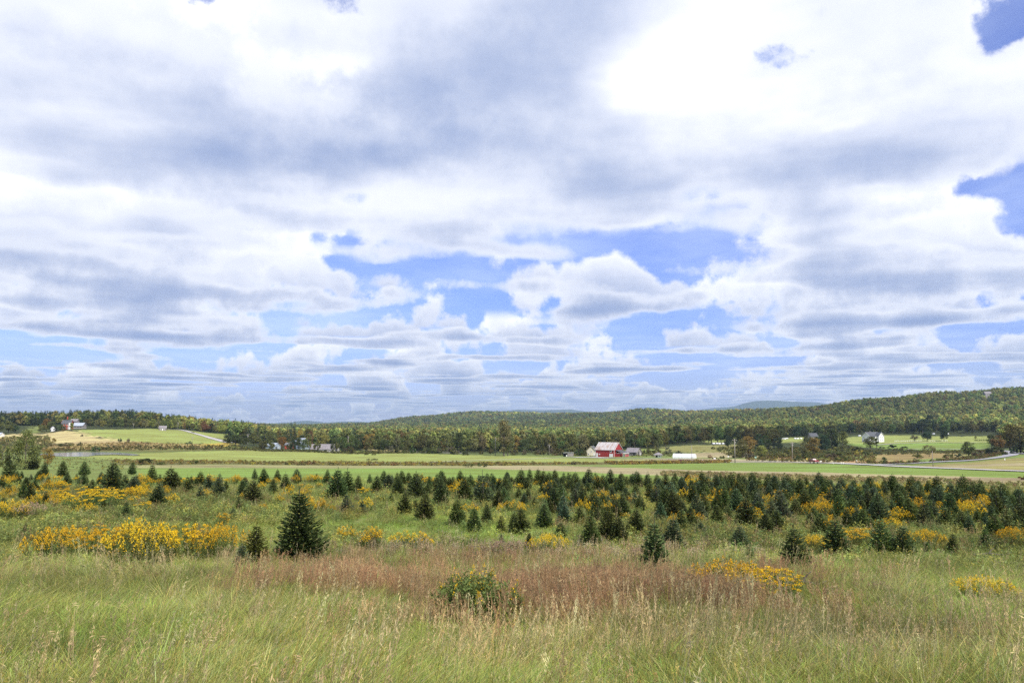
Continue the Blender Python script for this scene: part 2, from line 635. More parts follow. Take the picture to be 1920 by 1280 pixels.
def ground_mat():
    m, N = new_mat('ground_cover')
    out = N.node('ShaderNodeOutputMaterial')
    b = N.node('ShaderNodeBsdfPrincipled')
    at = N.node('ShaderNodeAttribute', attribute_type='GEOMETRY', attribute_name='cover')
    g = N.node('ShaderNodeNewGeometry')
    pos = V(N, g.outputs['Position'])
    n1 = N.noise(pos, 0.035, 6.0, 0.65)
    mp = N.node('ShaderNodeMapping')
    N.put(mp.inputs[0], pos)
    mp.inputs['Rotation'].default_value = (0, 0, R(-14))
    mp.inputs['Scale'].default_value = (0.015, 0.22, 0.2)
    n2 = N.noise(V(N, mp.outputs[0]), 1.0, 4.0, 0.6)
    n3 = N.noise(pos, 1.3, 5.0, 0.7)
    k = N.smooth(n1, 0.3, 0.7, 0.72, 1.28, 'LINEAR') * N.smooth(n2, 0.3, 0.7, 0.80, 1.20, 'LINEAR') * N.smooth(n3, 0.25, 0.75, 0.7, 1.3, 'LINEAR')
    hs = N.node('ShaderNodeHueSaturation')
    N.put(hs.inputs['Hue'], N.smooth(n2 * 0.5 + n1 * 0.5, 0.35, 0.65, 0.475, 0.525, 'LINEAR'))
    N.put(hs.inputs['Value'], k)
    N.put(hs.inputs['Color'], V(N, at.outputs['Color']))
    N.put(b.inputs['Base Color'], V(N, hs.outputs[0]))
    b.inputs['Roughness'].default_value = 0.95
    b.inputs['Specular IOR Level'].default_value = 0.1
    bp = N.node('ShaderNodeBump')
    bp.inputs['Strength'].default_value = 0.5
    bp.inputs['Distance'].default_value = 0.3
    N.put(bp.inputs['Height'], n3)
    N.l.new(bp.outputs[0], b.inputs['Normal'])
    N.l.new(b.outputs[0], out.inputs[0])
    return m


# ------------------------------------------------------------------ ground sheet with land cover
GREEN = (0.205, 0.240, 0.062)
BGREEN = (0.190, 0.260, 0.055)
PALEG = (0.270, 0.300, 0.080)
TAN = (0.340, 0.285, 0.150)
STRAW = (0.470, 0.390, 0.175)
OLIVE = (0.140, 0.130, 0.042)
RUST = (0.260, 0.165, 0.065)
MEADOW = (0.175, 0.215, 0.058)
SHADED_THATCH = (0.105, 0.105, 0.045)  # thatch, its colour darkened to give shade gaps between the near tufts
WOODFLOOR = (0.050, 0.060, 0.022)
COVER = [   # corners as photograph pixels resolved to ground points, colour
    ([(250, 878), (420, 877), (640, 878), (900, 877), (1180, 884), (1240, 893), (1000, 905), (700, 908), (350, 905), (250, 892)], BGREEN),
    ([(240, 872), (640, 872.5), (900, 873), (1180, 877), (1260, 884), (900, 877.5), (640, 877.5), (240, 877)], (0.29, 0.27, 0.115)),
    ([(900, 872), (1060, 873), (1290, 880), (1500, 884), (1700, 890), (1950, 897), (2050, 912), (1950, 924), (1700, 912), (1500, 903), (1300, 894), (1080, 884), (930, 879)], TAN),
    ([(1130, 871), (1250, 868.5), (1400, 868), (1540, 869.5), (1640, 873), (1760, 879), (1960, 886), (1960, 897), (1700, 890), (1500, 884.5), (1290, 880.5), (1160, 876)], BGREEN),
    ([(150, 855), (300, 847.5), (640, 848), (800, 850), (960, 854), (1080, 859), (1260, 862), (1120, 866), (900, 866), (640, 865), (420, 863.5), (200, 861)], PALEG),
    ([(200, 861), (420, 863.5), (640, 865), (900, 866), (1120, 866), (1260, 862), (1370, 864), (1370, 868), (1150, 870.5), (900, 873), (640, 872.5), (230, 871)], OLIVE),
    ([(60, 846), (280, 846), (520, 846.5), (800, 849), (800, 847), (520, 843), (280, 841), (60, 842)], OLIVE),
    ([(230, 841), (420, 837), (700, 843), (780, 847), (520, 843.5), (300, 842.5)], GREEN),
    ([(60, 844), (100, 834), (250, 829), (400, 834), (420, 839), (250, 842)], (0.30, 0.225, 0.085)),
    ([(40, 832), (84, 814), (130, 807), (148, 810), (190, 819), (255, 829), (150, 832)], STRAW),
    ([(148, 806.2), (200, 804.5), (300, 803.6), (345, 806.4), (385, 817), (425, 828), (428, 834), (372, 831.5), (255, 828.5), (185, 817.5), (150, 809.5)], PALEG),
    ([(346, 806), (430, 813), (430, 827), (385, 816.5)], PALEG),
    ([(380, 832), (430, 830), (430, 838), (372, 836)], (0.42, 0.30, 0.06)),
    ([(-40, 822), (30, 812), (80, 812), (84, 815), (40, 828), (-40, 834)], STRAW),
    ([(60, 800), (80, 795), (85, 812), (62, 812)], GREEN),
    ([(1130, 862.5), (1250, 859), (1340, 860), (1480, 861), (1600, 862.5), (1700, 866.5), (1700, 869), (1540, 867), (1370, 866), (1250, 862)], TAN),
    ([(1240, 838), (1300, 834), (1400, 834), (1440, 842), (1420, 847), (1300, 848), (1240, 846)], (0.240, 0.230, 0.075)),
    ([(1290, 850), (1360, 847.5), (1445, 848), (1445, 858), (1300, 858)], TAN),
    ([(1150, 846), (1240, 841), (1240, 853), (1150, 853)], GREEN),
    ([(1440, 855), (1500, 853), (1500, 860), (1430, 860)], (0.42, 0.26, 0.13)),
    ([(1455, 822), (1520, 818.5), (1520, 828), (1462, 831)], PALEG),
    ([(1560, 821), (1640, 816), (1860, 816.5), (1866, 829), (1760, 829.5), (1600, 832)], PALEG),
    ([(1600, 832), (1760, 829.8), (1866, 829.5), (1866, 842), (1740, 843), (1650, 841), (1610, 838)], BGREEN),
    ([(1630, 853), (1720, 848), (1800, 849), (1800, 858), (1700, 862), (1620, 862)], (0.290, 0.220, 0.085)),
    ([(1590, 863), (1700, 863), (1700, 869), (1600, 868)], (0.45, 0.28, 0.13)),
    ([(1700, 874), (1800, 868), (1920, 858), (1980, 855), (1980, 886), (1920, 882.5), (1760, 877)], (0.27, 0.235, 0.085)),
    ([(1770, 872.5), (1860, 869), (1980, 868), (1980, 873), (1860, 873.5), (1770, 875.5)], TAN),
    ([(1320, 823), (1360, 821), (1362, 830), (1320, 831)], PALEG),
    ([(690, 842), (760, 844), (760, 847), (690, 847)], STRAW),
]


def inside(poly, x, y):
    r = np.zeros(x.shape, bool)
    n = len(poly)
    for i in range(n):
        x0, y0 = poly[i][0], poly[i][1]
        x1, y1 = poly[(i + 1) % n][0], poly[(i + 1) % n][1]
        c = ((y0 > y) != (y1 > y)) & (x < (x1 - x0) * (y - y0) / (y1 - y0 + 1e-12) + x0)
        r ^= c
    return r


COVER_W = [([hit(px, py)[:2] for px, py in poly], col) for poly, col in COVER]


def cover_at(x, y):
    x = np.asarray(x, float)
    y = np.asarray(y, float)
    r = np.hypot(x, y)
    w = 0.012 * r
    xj = x + _hash_noise(x / (3 + w), y / (3 + w), 11) * (0.8 + 0.012 * r)
    yj = y + _hash_noise(x / (3 + w), y / (3 + w), 12) * (0.8 + 0.012 * r)
    dz = np.random.RandomState(61)
    xj = xj + dz.normal(0, 1, x.shape) * .0035 * r
    yj = yj + dz.normal(0, 1, x.shape) * .008 * r
    c = np.empty(x.shape + (3,))
    c[:] = MEADOW
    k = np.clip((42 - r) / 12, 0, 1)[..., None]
    c = c * (1 - k) + np.array(SHADED_THATCH) * k
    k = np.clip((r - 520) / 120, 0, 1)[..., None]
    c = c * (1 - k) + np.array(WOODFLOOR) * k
    for poly, col in COVER_W:
        c[inside(poly, xj, yj)] = col
    return c


def build_ground():
    rr = np.concatenate([np.geomspace(0.6, 90, 110), np.geomspace(92, 1150, 330)[0:], np.geomspace(1160, 5600, 110), np.geomspace(5900, 26000, 14)])
    aa = np.concatenate([np.arange(-180, -40, 4.0), np.arange(-40, 40, 0.16), np.arange(40, 180, 4.0)])
    aa = np.radians(aa)
    nr, na = rr.size, aa.size
    A, RR = np.meshgrid(aa, rr)
    X, Y = RR * np.sin(A), RR * np.cos(A)
    Z = ground(X, Y)
    v = np.stack([X, Y, Z], -1).reshape(-1, 3)
    i = np.arange(nr - 1)[:, None] * na
    j = np.arange(na)[None, :]
    jn = (j + 1) % na
    f = np.stack([i + j, i + na + j, i + na + jn, i + jn], -1).reshape(-1, 4)[:, ::-1]
    vc = np.array([[0, 0, float(ground(0.0, 0.01))]])
    v = np.concatenate([v, vc])
    jj = np.arange(na)
    cap = np.stack([jj, (jj + 1) % na, np.full(na, len(v) - 1)], -1)[:, ::-1]
    me = mesh_np('ground', v, [f, cap], [ground_mat()], smooth=True)
    ca = me.color_attributes.new('cover', 'FLOAT_COLOR', 'POINT')
    c = np.ones((len(v), 4), np.float32)
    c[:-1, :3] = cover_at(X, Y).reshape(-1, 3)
    c[-1, :3] = MEADOW
    ca.data.foreach_set('color', c.ravel())
    o = link('ground', me)
    tag(o, kind='structure')
    return o


build_ground()


def ribbon(name, pts, width, mat, lift=0.12, label=None):
    """road: a strip of real width laid over the ground along ground points"""
    p = np.array([q[:2] for q in pts], float)
    seg = np.concatenate([[0], np.cumsum(np.hypot(*np.diff(p, axis=0).T))])
    n = int(max(12, seg[-1] / 3.0))
    tt = np.linspace(0, seg[-1], n)
    xs, ys = np.interp(tt, seg, p[:, 0]), np.interp(tt, seg, p[:, 1])
    kk = np.hanning(2 * max(2, n // 24) + 1)
    kk /= kk.sum()
    h = len(kk) // 2
    def sm(a):
        pa = np.concatenate([2 * a[0] - a[h:0:-1], a, 2 * a[-1] - a[-2:-h - 2:-1]])
        return np.convolve(pa, kk, mode='valid')
    xs, ys = sm(xs), sm(ys)
    tx, ty = np.gradient(xs), np.gradient(ys)
    L = np.hypot(tx, ty)
    nx, ny = -ty / L, tx / L
    v, f = [], []
    m = 6
    for k in range(m):
        o = (k / (m - 1) - 0.5) * width
        x, y = xs + nx * o, ys + ny * o
        v.append(np.stack([x, y, ground(x, y) + lift - 0.06 * abs(k / (m - 1) - 0.5) * 2], -1))
    v = np.stack(v, 1).reshape(-1, 3)
    i = np.arange(n - 1)[:, None] * m
    j = np.arange(m - 1)[None, :]
    f = np.stack([i + j, i + j + 1, i + m + j + 1, i + m + j], -1).reshape(-1, 4)
    o = link(name, mesh_np(name, v, f, [mat], smooth=True))
    tag(o, kind='structure')
    return o


M_GRAVEL = solid('gravel', (0.50, 0.46, 0.42), 0.95, 0.2, 0.3, 0.2)
M_ASPH = solid('worn_asphalt', (0.36, 0.345, 0.35), 0.9, 0.16, 0.2, 0.1)
H = hit
ribbon('road', [H(1300, 866.3), H(1375, 866.6), H(1480, 866), H(1560, 868), H(1640, 872), H(1750, 877.3), H(1850, 881.2), H(1990, 886)], 5.6, M_GRAVEL, 0.25)
ribbon('paved_road', [H(1610, 872.3), H(1700, 869.5), H(1800, 864.5), H(1860, 859.5), H(1893, 854), H(1900, 850), H(1882, 846.5), H(1870, 845)], 6.4, M_ASPH, 0.3)
ribbon('side_road', [H(1890, 849.0), H(1930, 851.5), H(2000, 856)], 6.4, M_ASPH, 0.36)
ribbon('lane', [H(1130, 858.3), H(1250, 860), H(1330, 863), H(1400, 864), H(1480, 865.8)], 4.4, M_GRAVEL, 0.25)
ribbon('driveway', [H(690, 869), H(800, 866.3), H(900, 863), H(990, 860), H(1060, 857.6), H(1130, 858)], 2.6, M_GRAVEL, 0.2)
ribbon('yard', [H(1075, 857), H(1110, 856.6), H(1145, 858.6)], 10, M_GRAVEL, 0.16)
ribbon('hill_road', [H(315, 804.6), H(340, 806), H(360, 811), H(385, 818), H(412, 825.5), H(430, 830)], 7.0, M_GRAVEL, 0.35)
ribbon('house_drive', [H(1640, 834.5), H(1680, 831.5), H(1760, 829.6), H(1850, 829)], 3.0, M_GRAVEL, 0.4)
ribbon('field_track', [H(1700, 842.2), H(1760, 841.2), H(1850, 841.5)], 3.4, M_GRAVEL, 0.35)
ribbon('valley_lane', [H(770, 846.5), H(820, 848.5), H(880, 850.5)], 4.0, M_GRAVEL, 0.35)


# ------------------------------------------------------------------ pond
def water_mat():
    m, N = new_mat('pond_water')
    out = N.node('ShaderNodeOutputMaterial')
    b = N.node('ShaderNodeBsdfPrincipled')
    b.inputs['Base Color'].default_value = (0.24, 0.24, 0.23, 1)
    b.inputs['Roughness'].default_value = 0.10
    b.inputs['IOR'].default_value = 1.33
    g = N.node('ShaderNodeNewGeometry')
    n = N.noise(V(N, g.outputs['Position']), 1.8, 3.0, 0.6)
    bp = N.node('ShaderNodeBump')
    bp.inputs['Strength'].default_value = 0.02
    bp.inputs['Distance'].default_value = 0.1
    N.put(bp.inputs['Height'], n)
    N.l.new(bp.outputs[0], b.inputs['Normal'])
    N.l.new(b.outputs[0], out.inputs[0])
    return m


def pond():
    rim = [hit(px, py) for px, py in [(70, 852), (110, 849.3), (150, 848), (200, 848.2), (236, 850), (264, 852.8), (250, 854), (215, 852.6), (180, 853.4), (165, 855.4), (125, 855.6), (90, 854.5)]]
    xy = np.array([q[:2] for q in rim])
    den = []
    for i in range(len(xy)):
        a, b = xy[i], xy[(i + 1) % len(xy)]
        for k in range(6):
            den.append(a + (b - a) * k / 6)
    den = np.array(den)
    z = float(ground(den[:, 0], den[:, 1]).max()) + 0.05
    for q in (.2, .4, .6, .8):
        inner = xy.mean(0) + (den - xy.mean(0)) * q
        z = max(z, float(ground(inner[:, 0], inner[:, 1]).max()) + 0.15)
    me = bpy.data.meshes.new('pond')
    me.from_pydata([(float(p[0]), float(p[1]), z) for p in den], [], [tuple(range(len(den)))])
    me.materials.append(water_mat())
    o = link('pond', me)
    tag(o, kind='structure')


pond()


# ------------------------------------------------------------------ blue mountains far away and the air in between
def mountain(name, crest, Y, depth, mat, seed):
    """a real ridge: crest line as (pixel column, pixel row), falling to the plain on both sides"""
    cx = np.array([(c[0] - 960) / F * Y for c in crest])
    cz = np.array([z_at_row(c[1], Y) for c in crest])
    xs = np.linspace(cx[0], cx[-1], 160)
    ss = np.linspace(-1, 1, 41)
    Xg, S = np.meshgrid(xs, ss)
    top = np.interp(xs, cx, cz)
    kk = np.hanning(9)
    top = np.convolve(np.pad(top, 4, mode='edge'), kk / kk.sum(), mode='valid')
    Zg = 0 + (top[None, :]) * np.clip(1 - np.abs(S) ** 1.3, 0, 1)
    w = depth / 6
    Zg = Zg + _hash_noise(Xg / w, S * depth / w, seed) * 25 * (1 - np.abs(S))* np.clip(np.abs(S) * 6, 0, 1)
    Yg = Y + S * depth
    v = np.stack([Xg, Yg, Zg], -1).reshape(-1, 3)
    n = xs.size
    i = np.arange(ss.size - 1)[:, None] * n
    j = np.arange(n - 1)[None, :]
    f = np.stack([i + j, i + j + 1, i + n + j + 1, i + n + j], -1).reshape(-1, 4)
    o = link(name, mesh_np(name, v, f, [mat], smooth=True))
    tag(o, kind='structure')


M_MOUNT = solid('mountain_forest', (0.055, 0.085, 0.035), 0.95, 0.35, 0.004)
mountain('mountains', [(380, 800), (470, 797), (520, 795), (560, 789.5), (580, 788), (610, 792), (650, 789.5), (680, 790.5), (720, 793), (800, 799)], 15000, 2500, M_MOUNT, 21)
mountain('mountains', [(860, 800), (930, 772), (970, 767.5), (1010, 769), (1070, 767), (1130, 776), (1200, 800)], 17500, 2500, M_MOUNT, 22)
mountain('mountains', [(1180, 800), (1290, 771), (1340, 764), (1375, 762), (1400, 754), (1420, 751), (1455, 750.5), (1480, 752.5), (1530, 754), (1600, 765), (1700, 800)], 16500, 2500, M_MOUNT, 23)


def haze():
    mb = MB()
    mb.box(-19000, 19000, -6000, 20800, -12, 590)
    m, N = new_mat('haze_air')
    out = N.node('ShaderNodeOutputMaterial')
    pv = N.node('ShaderNodeVolumePrincipled')
    pv.inputs['Color'].default_value = (0.58, 0.78, 1.0, 1)
    pv.inputs['Density'].default_value = HAZE
    pv.inputs['Anisotropy'].default_value = 0.2
    N.l.new(pv.outputs[0], out.inputs['Volume'])
    o = mb.build('haze', m)
    tag(o, kind='stuff')


HAZE = 5.2e-5
haze()


# ------------------------------------------------------------------ plant meshes
def unit(a):
    return a / (np.linalg.norm(a, axis=-1, keepdims=True) + 1e-9)


def leaf_quads(c, u, v, lu, lv, pointed=True):
    """one leaf-like quad per centre: long axis u, short axis v"""
    lu = np.asarray(lu)[:, None] * 0.5
    lv = np.asarray(lv)[:, None] * 0.5
    if pointed:
        p = np.stack([c - u * lu, c - u * lu * 0.1 + v * lv, c + u * lu, c - u * lu * 0.1 - v * lv], 1)
    else:
        p = np.stack([c - u * lu - v * lv, c - u * lu + v * lv, c + u * lu + v * lv, c + u * lu - v * lv], 1)
    n = len(c)
    return p.reshape(-1, 3), np.arange(n * 4).reshape(n, 4)


def tints(n, lo, hi, rs, warm=0.0, rep=4):
    k = rs.uniform(lo, hi, (n, 1))
    w = rs.uniform(-warm, warm, (n, 1))
    c = np.concatenate([k * (1 + w), k, k * (1 - w)], 1)
    return np.repeat(c, rep, axis=0)


class Soup:
    def __init__(self):
        self.v, self.f, self.c, self.n = [], [], [], 0

    def add(self, v, f, c):
        self.v.append(v)
        self.f.append(np.asarray(f) + self.n)
        self.c.append(c)
        self.n += len(v)

    def mesh(self, name, mat, smooth=False):
        return mesh_np(name, np.concatenate(self.v), [q for q in self.f], [mat], colors=np.concatenate(self.c), smooth=smooth)


def stem_strip(base, tip, bend, w0, w1, seg, rs):
    """tapered flat blades: arrays of base, tip points; bend = sideways/upward bow vector; returns verts, quads"""
    n = len(base)
    t = np.linspace(0, 1, seg + 1)
    mid = (base + tip) * 0.5 + bend
    pts = (1 - t)[None, :, None] ** 2 * base[:, None] + 2 * ((1 - t) * t)[None, :, None] * mid[:, None] + (t ** 2)[None, :, None] * tip[:, None]
    a = rs.uniform(0, 2 * math.pi, n)
    side = np.stack([np.cos(a), np.sin(a), np.zeros(n)], 1)[:, None]
    w = (w0 + (w1 - w0) * t ** 1.5)[None, :, None]
    L = pts - side * w * 0.5
    Rr = pts + side * w * 0.5
    v = np.stack([L, Rr], 2).reshape(n, -1, 3)
    m = (seg + 1) * 2
    q = np.array([[2 * k, 2 * k + 1, 2 * k + 3, 2 * k + 2] for k in range(seg)])
    f = (np.arange(n)[:, None, None] * m + q[None]).reshape(-1, 4)
    return v.reshape(-1, 3), f, m


def grass_tuft(name, mat, seed, blades=46, h=(0.25, 0.5), spread=0.16, lean=(0.10, 0.02), bow=0.22, w=0.006, tip_gain=1.15, heads=0, head_h=(0.5, 0.75), head_col=(1.7, 1.35, 1.1), head_len=0.10, warm=0.12):
    rs = np.random.RandomState(seed)
    S = Soup()
    a = rs.uniform(0, 6.283, blades)
    rad = spread * np.sqrt(rs.uniform(0, 1, blades))
    base = np.stack([rad * np.cos(a), rad * np.sin(a), np.full(blades, -0.04)], 1)
    H_ = rs.uniform(h[0], h[1], blades)
    out = np.stack([np.cos(a), np.sin(a), np.zeros(blades)], 1) * (rs.uniform(0.0, 1.0, blades) * bow)[:, None]
    tip = base + out * 1.5 + np.stack([lean[0] + rs.normal(0, .06, blades), lean[1] + rs.normal(0, .06, blades), H_], 1)
    v, f, m = stem_strip(base, tip, np.stack([np.zeros(blades), np.zeros(blades), H_ * 0.18], 1), w, w * 0.25, 3, rs)
    k = rs.uniform(0.7, 1.25, (blades, 1))
    wm = rs.uniform(-warm, warm, (blades, 1))
    c = np.repeat(np.concatenate([k * (1 + wm), k, k * (1 - wm)], 1), m, axis=0)
    S.add(v, f, c)
    if heads:
        a = rs.uniform(0, 6.283, heads)
        rad = spread * np.sqrt(rs.uniform(0, 1, heads))
        b = np.stack([rad * np.cos(a), rad * np.sin(a), np.zeros(heads)], 1)
        hh = rs.uniform(head_h[0], head_h[1], heads)
        tp = b + np.stack([lean[0] * 1.3 + rs.normal(0, .08, heads), lean[1] + rs.normal(0, .08, heads), hh], 1)
        v, f, m = stem_strip(b, tp, np.stack([np.zeros(heads), np.zeros(heads), hh * 0.12], 1), 0.0045, 0.003, 3, rs)
        hc = np.array(head_col)[None] * rs.uniform(0.75, 1.15, (heads, 1))
        S.add(v, f, np.repeat(hc * 0.9, m, axis=0))
        # feathery seed head: short quads along the last stretch of the stem
        nq = 12
        d = unit(tp - b)
        tt = np.linspace(0, 1, nq)
        cc = (tp[:, None] - d[:, None] * head_len * (1 - tt)[None, :, None]).reshape(-1, 3)
        cc = cc + rs.normal(0, head_len * 0.07, cc.shape)
        uu = unit(np.repeat(d, nq, 0) + rs.normal(0, .45, cc.shape))
        vv = unit(np.cross(uu, rs.normal(0, 1, cc.shape)))
        v, f = leaf_quads(cc, uu, vv, rs.uniform(.22, .40, len(cc)) * head_len, np.full(len(cc), head_len * 0.06))
        S.add(v, f, np.repeat(np.repeat(hc, nq, 0), 4, axis=0))
    return S.mesh(name, mat)


def weed_clump(name, mat, seed, stems=16, h=(0.35, 0.7), spread=0.25, leaf=0.07, per=16, lw=0.4, top=None, top_n=14, top_s=0.03, flat=False, stem_col=(0.8, 0.9, 0.7), leaf_lo=0.65, leaf_hi=1.3, lean=0.06, frac=1.0):
    """leafy stems; top = colour of the flower plumes, returned as a second mesh"""
    rs = np.random.RandomState(seed)
    S, T = Soup(), Soup()
    a = rs.uniform(0, 6.283, stems)
    rad = spread * np.sqrt(rs.uniform(0, 1, stems))
    base = np.stack([rad * np.cos(a), rad * np.sin(a), np.full(stems, -0.05)], 1)
    hh = rs.uniform(h[0], h[1], stems) * (1 - 0.35 * (rad / spread) ** 2)
    tip = base + np.stack([np.cos(a) * rad * 0.45 + lean + rs.normal(0, .05, stems), np.sin(a) * rad * 0.45 + rs.normal(0, .05, stems), hh], 1)
    v, f, m = stem_strip(base, tip, np.zeros((stems, 3)), 0.010, 0.005, 2, rs)
    S.add(v, f, np.repeat(np.array(stem_col)[None] * rs.uniform(.7, 1.1, (stems, 1)), m, axis=0))
    n = stems * per
    t = rs.uniform(0.12, 1.0, n)
    si = np.repeat(np.arange(stems), per)
    cc = base[si] * (1 - t)[:, None] + tip[si] * t[:, None]
    az = rs.uniform(0, 6.283, n)
    u = np.stack([np.cos(az), np.sin(az), rs.uniform(-0.1, 0.8, n)], 1)
    u = unit(u)
    L = leaf * rs.uniform(0.6, 1.25, n)
    cc = cc + u * L[:, None] * 0.55
    vv = unit(np.cross(u, rs.normal(0, 1, (n, 3)) * 0.5 + np.array([0, 0, 1.0])))
    v, f = leaf_quads(cc, u, vv, L, L * lw)
    S.add(v, f, tints(n, leaf_lo, leaf_hi, rs, 0.12))
    flower = None
    if top is not None:
        bloom = np.arange(stems)[rs.uniform(0, 1, stems) < frac]
        n = len(bloom) * top_n
        si = np.repeat(bloom, top_n)
        q = rs.uniform(0, 1, n)
        az = rs.uniform(0, 6.283, n)
        if flat:
            off = np.stack([np.cos(az) * q * 0.09, np.sin(az) * q * 0.09, rs.uniform(-0.015, 0.03, n)], 1)
        else:
            sp = (1 - q) * 0.085 + 0.012
            off = np.stack([np.cos(az) * sp, np.sin(az) * sp, q * 0.20 - 0.10], 1)
        cc = tip[si] + off
        u = unit(off * np.array([1, 1, 0.3]) + rs.normal(0, .03, (n, 3)) + np.array([0, 0, 0.02]))
        vv = unit(np.cross(u, rs.normal(0, 1, (n, 3))))
        v, f = leaf_quads(cc, u, vv, top_s * rs.uniform(.9, 1.9, n), top_s * rs.uniform(.5, .9, n))
        T.add(v, f, np.array(top)[None].repeat(n * 4, 0) * tints(n, .72, 1.2, rs, .08))
        flower = T.mesh(name + '_flowers', M_FLOWER)
    return S.mesh(name, mat), flower


def fir_mesh(name, mat, seed, whorls=15, per=8, width=0.30, sprays=9, droop=0.15, spray=0.085, leader=0.10, gap=0.0, irregular=0.15):
    """young fir of height 1: whorls of branches carrying flat needle sprays; returns crown mesh and trunk mesh"""
    rs = np.random.RandomState(seed)
    S = Soup()
    mb_pts = []
    C, U, Vv, LU, LV, K = [], [], [], [], [], []
    for w in range(whorls):
        t = (w + rs.uniform(-.2, .2)) / whorls
        z = 0.05 + t * (0.95 - leader)
        prof = (1 - t) ** 0.68 * (0.78 + 0.22 * min(1, t * 5 + 0.2))
        nb = max(4, int(per * (0.6 + 0.5 * (1 - t))))
        off = rs.uniform(0, 6.28)
        for b in range(nb):
            if rs.uniform() < gap:
                continue
            az = off + 6.283 * b / nb + rs.uniform(-.25, .25)
            L = width * prof * rs.uniform(1 - irregular, 1 + irregular) + 0.02
            d0 = np.array([math.cos(az), math.sin(az), 0])
            ns = max(3, int(sprays * (0.35 + 0.75 * prof)))
            for s in range(ns):
                q = (s + rs.uniform(0.1, 0.9)) / ns
                q = q ** 0.75
                p = d0 * L * q + np.array([0, 0, z + L * (0.30 * q * q - droop * q) + 0.0])
                # side sprays fan from the branch towards its tip, the last points outwards
                for sg in (-1, 1):
                    tang = np.array([-d0[1], d0[0], 0]) * sg
                    k = rs.uniform(0.35, 0.95) * (1 - 0.6 * q)
                    u = d0 * 0.9 + tang * k * 1.2 + np.array([0, 0, rs.uniform(0.05, 0.75)])
                    u /= np.linalg.norm(u)
                    ln = spray * rs.uniform(0.7, 1.3) * (0.55 + 0.55 * prof)
                    C.append(p + u * ln * 0.4)
                    U.append(u)
                    LU.append(ln)
                    LV.append(ln * rs.uniform(.34, .52))
                    K.append(rs.uniform(0.65, 1.25) * (0.85 + 0.35 * q))
    # leader shoot
    for s in range(16):
        z = 1 - leader * 1.4 * rs.uniform(0, 1)
        az = rs.uniform(0, 6.28)
        u = np.array([math.cos(az) * .6, math.sin(az) * .6, .9])
        u /= np.linalg.norm(u)
        C.append(np.array([0, 0, z]) + u * 0.012)
        U.append(u)
        LU.append(0.05)
        LV.append(0.014)
        K.append(1.1)
    C, U = np.array(C), np.array(U)
    n = len(C)
    vv = unit(np.cross(U, rs.normal(0, 1, (n, 3)) * 0.55 + np.array([0, 0, 1.0])))
    v, f = leaf_quads(C, U, vv, np.array(LU), np.array(LV))
    k = np.array(K)[:, None]
    c = np.repeat(np.concatenate([k * rs.uniform(.9, 1.1, (n, 1)), k, k * rs.uniform(.85, 1.15, (n, 1))], 1), 4, axis=0)
    S.add(v, f, c)
    crown = S.mesh(name + '_crown', mat)
    mb = MB()
    mb.tube([(0, 0, -0.05), (0.003, 0, 0.3), (0, 0.003, 0.7), (0, 0, 1.0)], [0.020, 0.015, 0.008, 0.002], 7)
    me = bpy.data.meshes.new(name + '_trunk')
    me.from_pydata([tuple(map(float, p)) for p in mb.v], [], mb.f)
    me.materials.append(M_BARK)
    return crown, me


PROFILES = {
    # name: (crown bottom, list of (height fraction, half width)) for a tree of height 1
    'round': (0.16, [(0.16, .16), (0.3, .34), (0.5, .42), (0.7, .38), (0.88, .22), (1.0, .04)]),
    'oval': (0.14, [(0.14, .12), (0.3, .25), (0.55, .31), (0.78, .25), (0.92, .13), (1.0, .03)]),
    'tall': (0.12, [(0.10, .10), (0.3, .18), (0.55, .23), (0.8, .19), (0.93, .10), (1.0, .03)]),
    'poplar': (0.06, [(0.05, .09), (0.3, .15), (0.55, .17), (0.8, .13), (0.95, .05), (1.0, .02)]),
    'spread': (0.22, [(0.2, .18), (0.4, .42), (0.6, .52), (0.78, .46), (0.92, .26), (1.0, .06)]),
    'shrub': (0.0, [(0.0, .38), (0.25, .55), (0.5, .58), (0.75, .46), (0.92, .24), (1.0, .06)]),
    'lollipop': (0.2, [(0.19, .18), (0.26, .38), (0.42, .44), (0.6, .40), (0.82, .26), (1.0, .03)]),
}


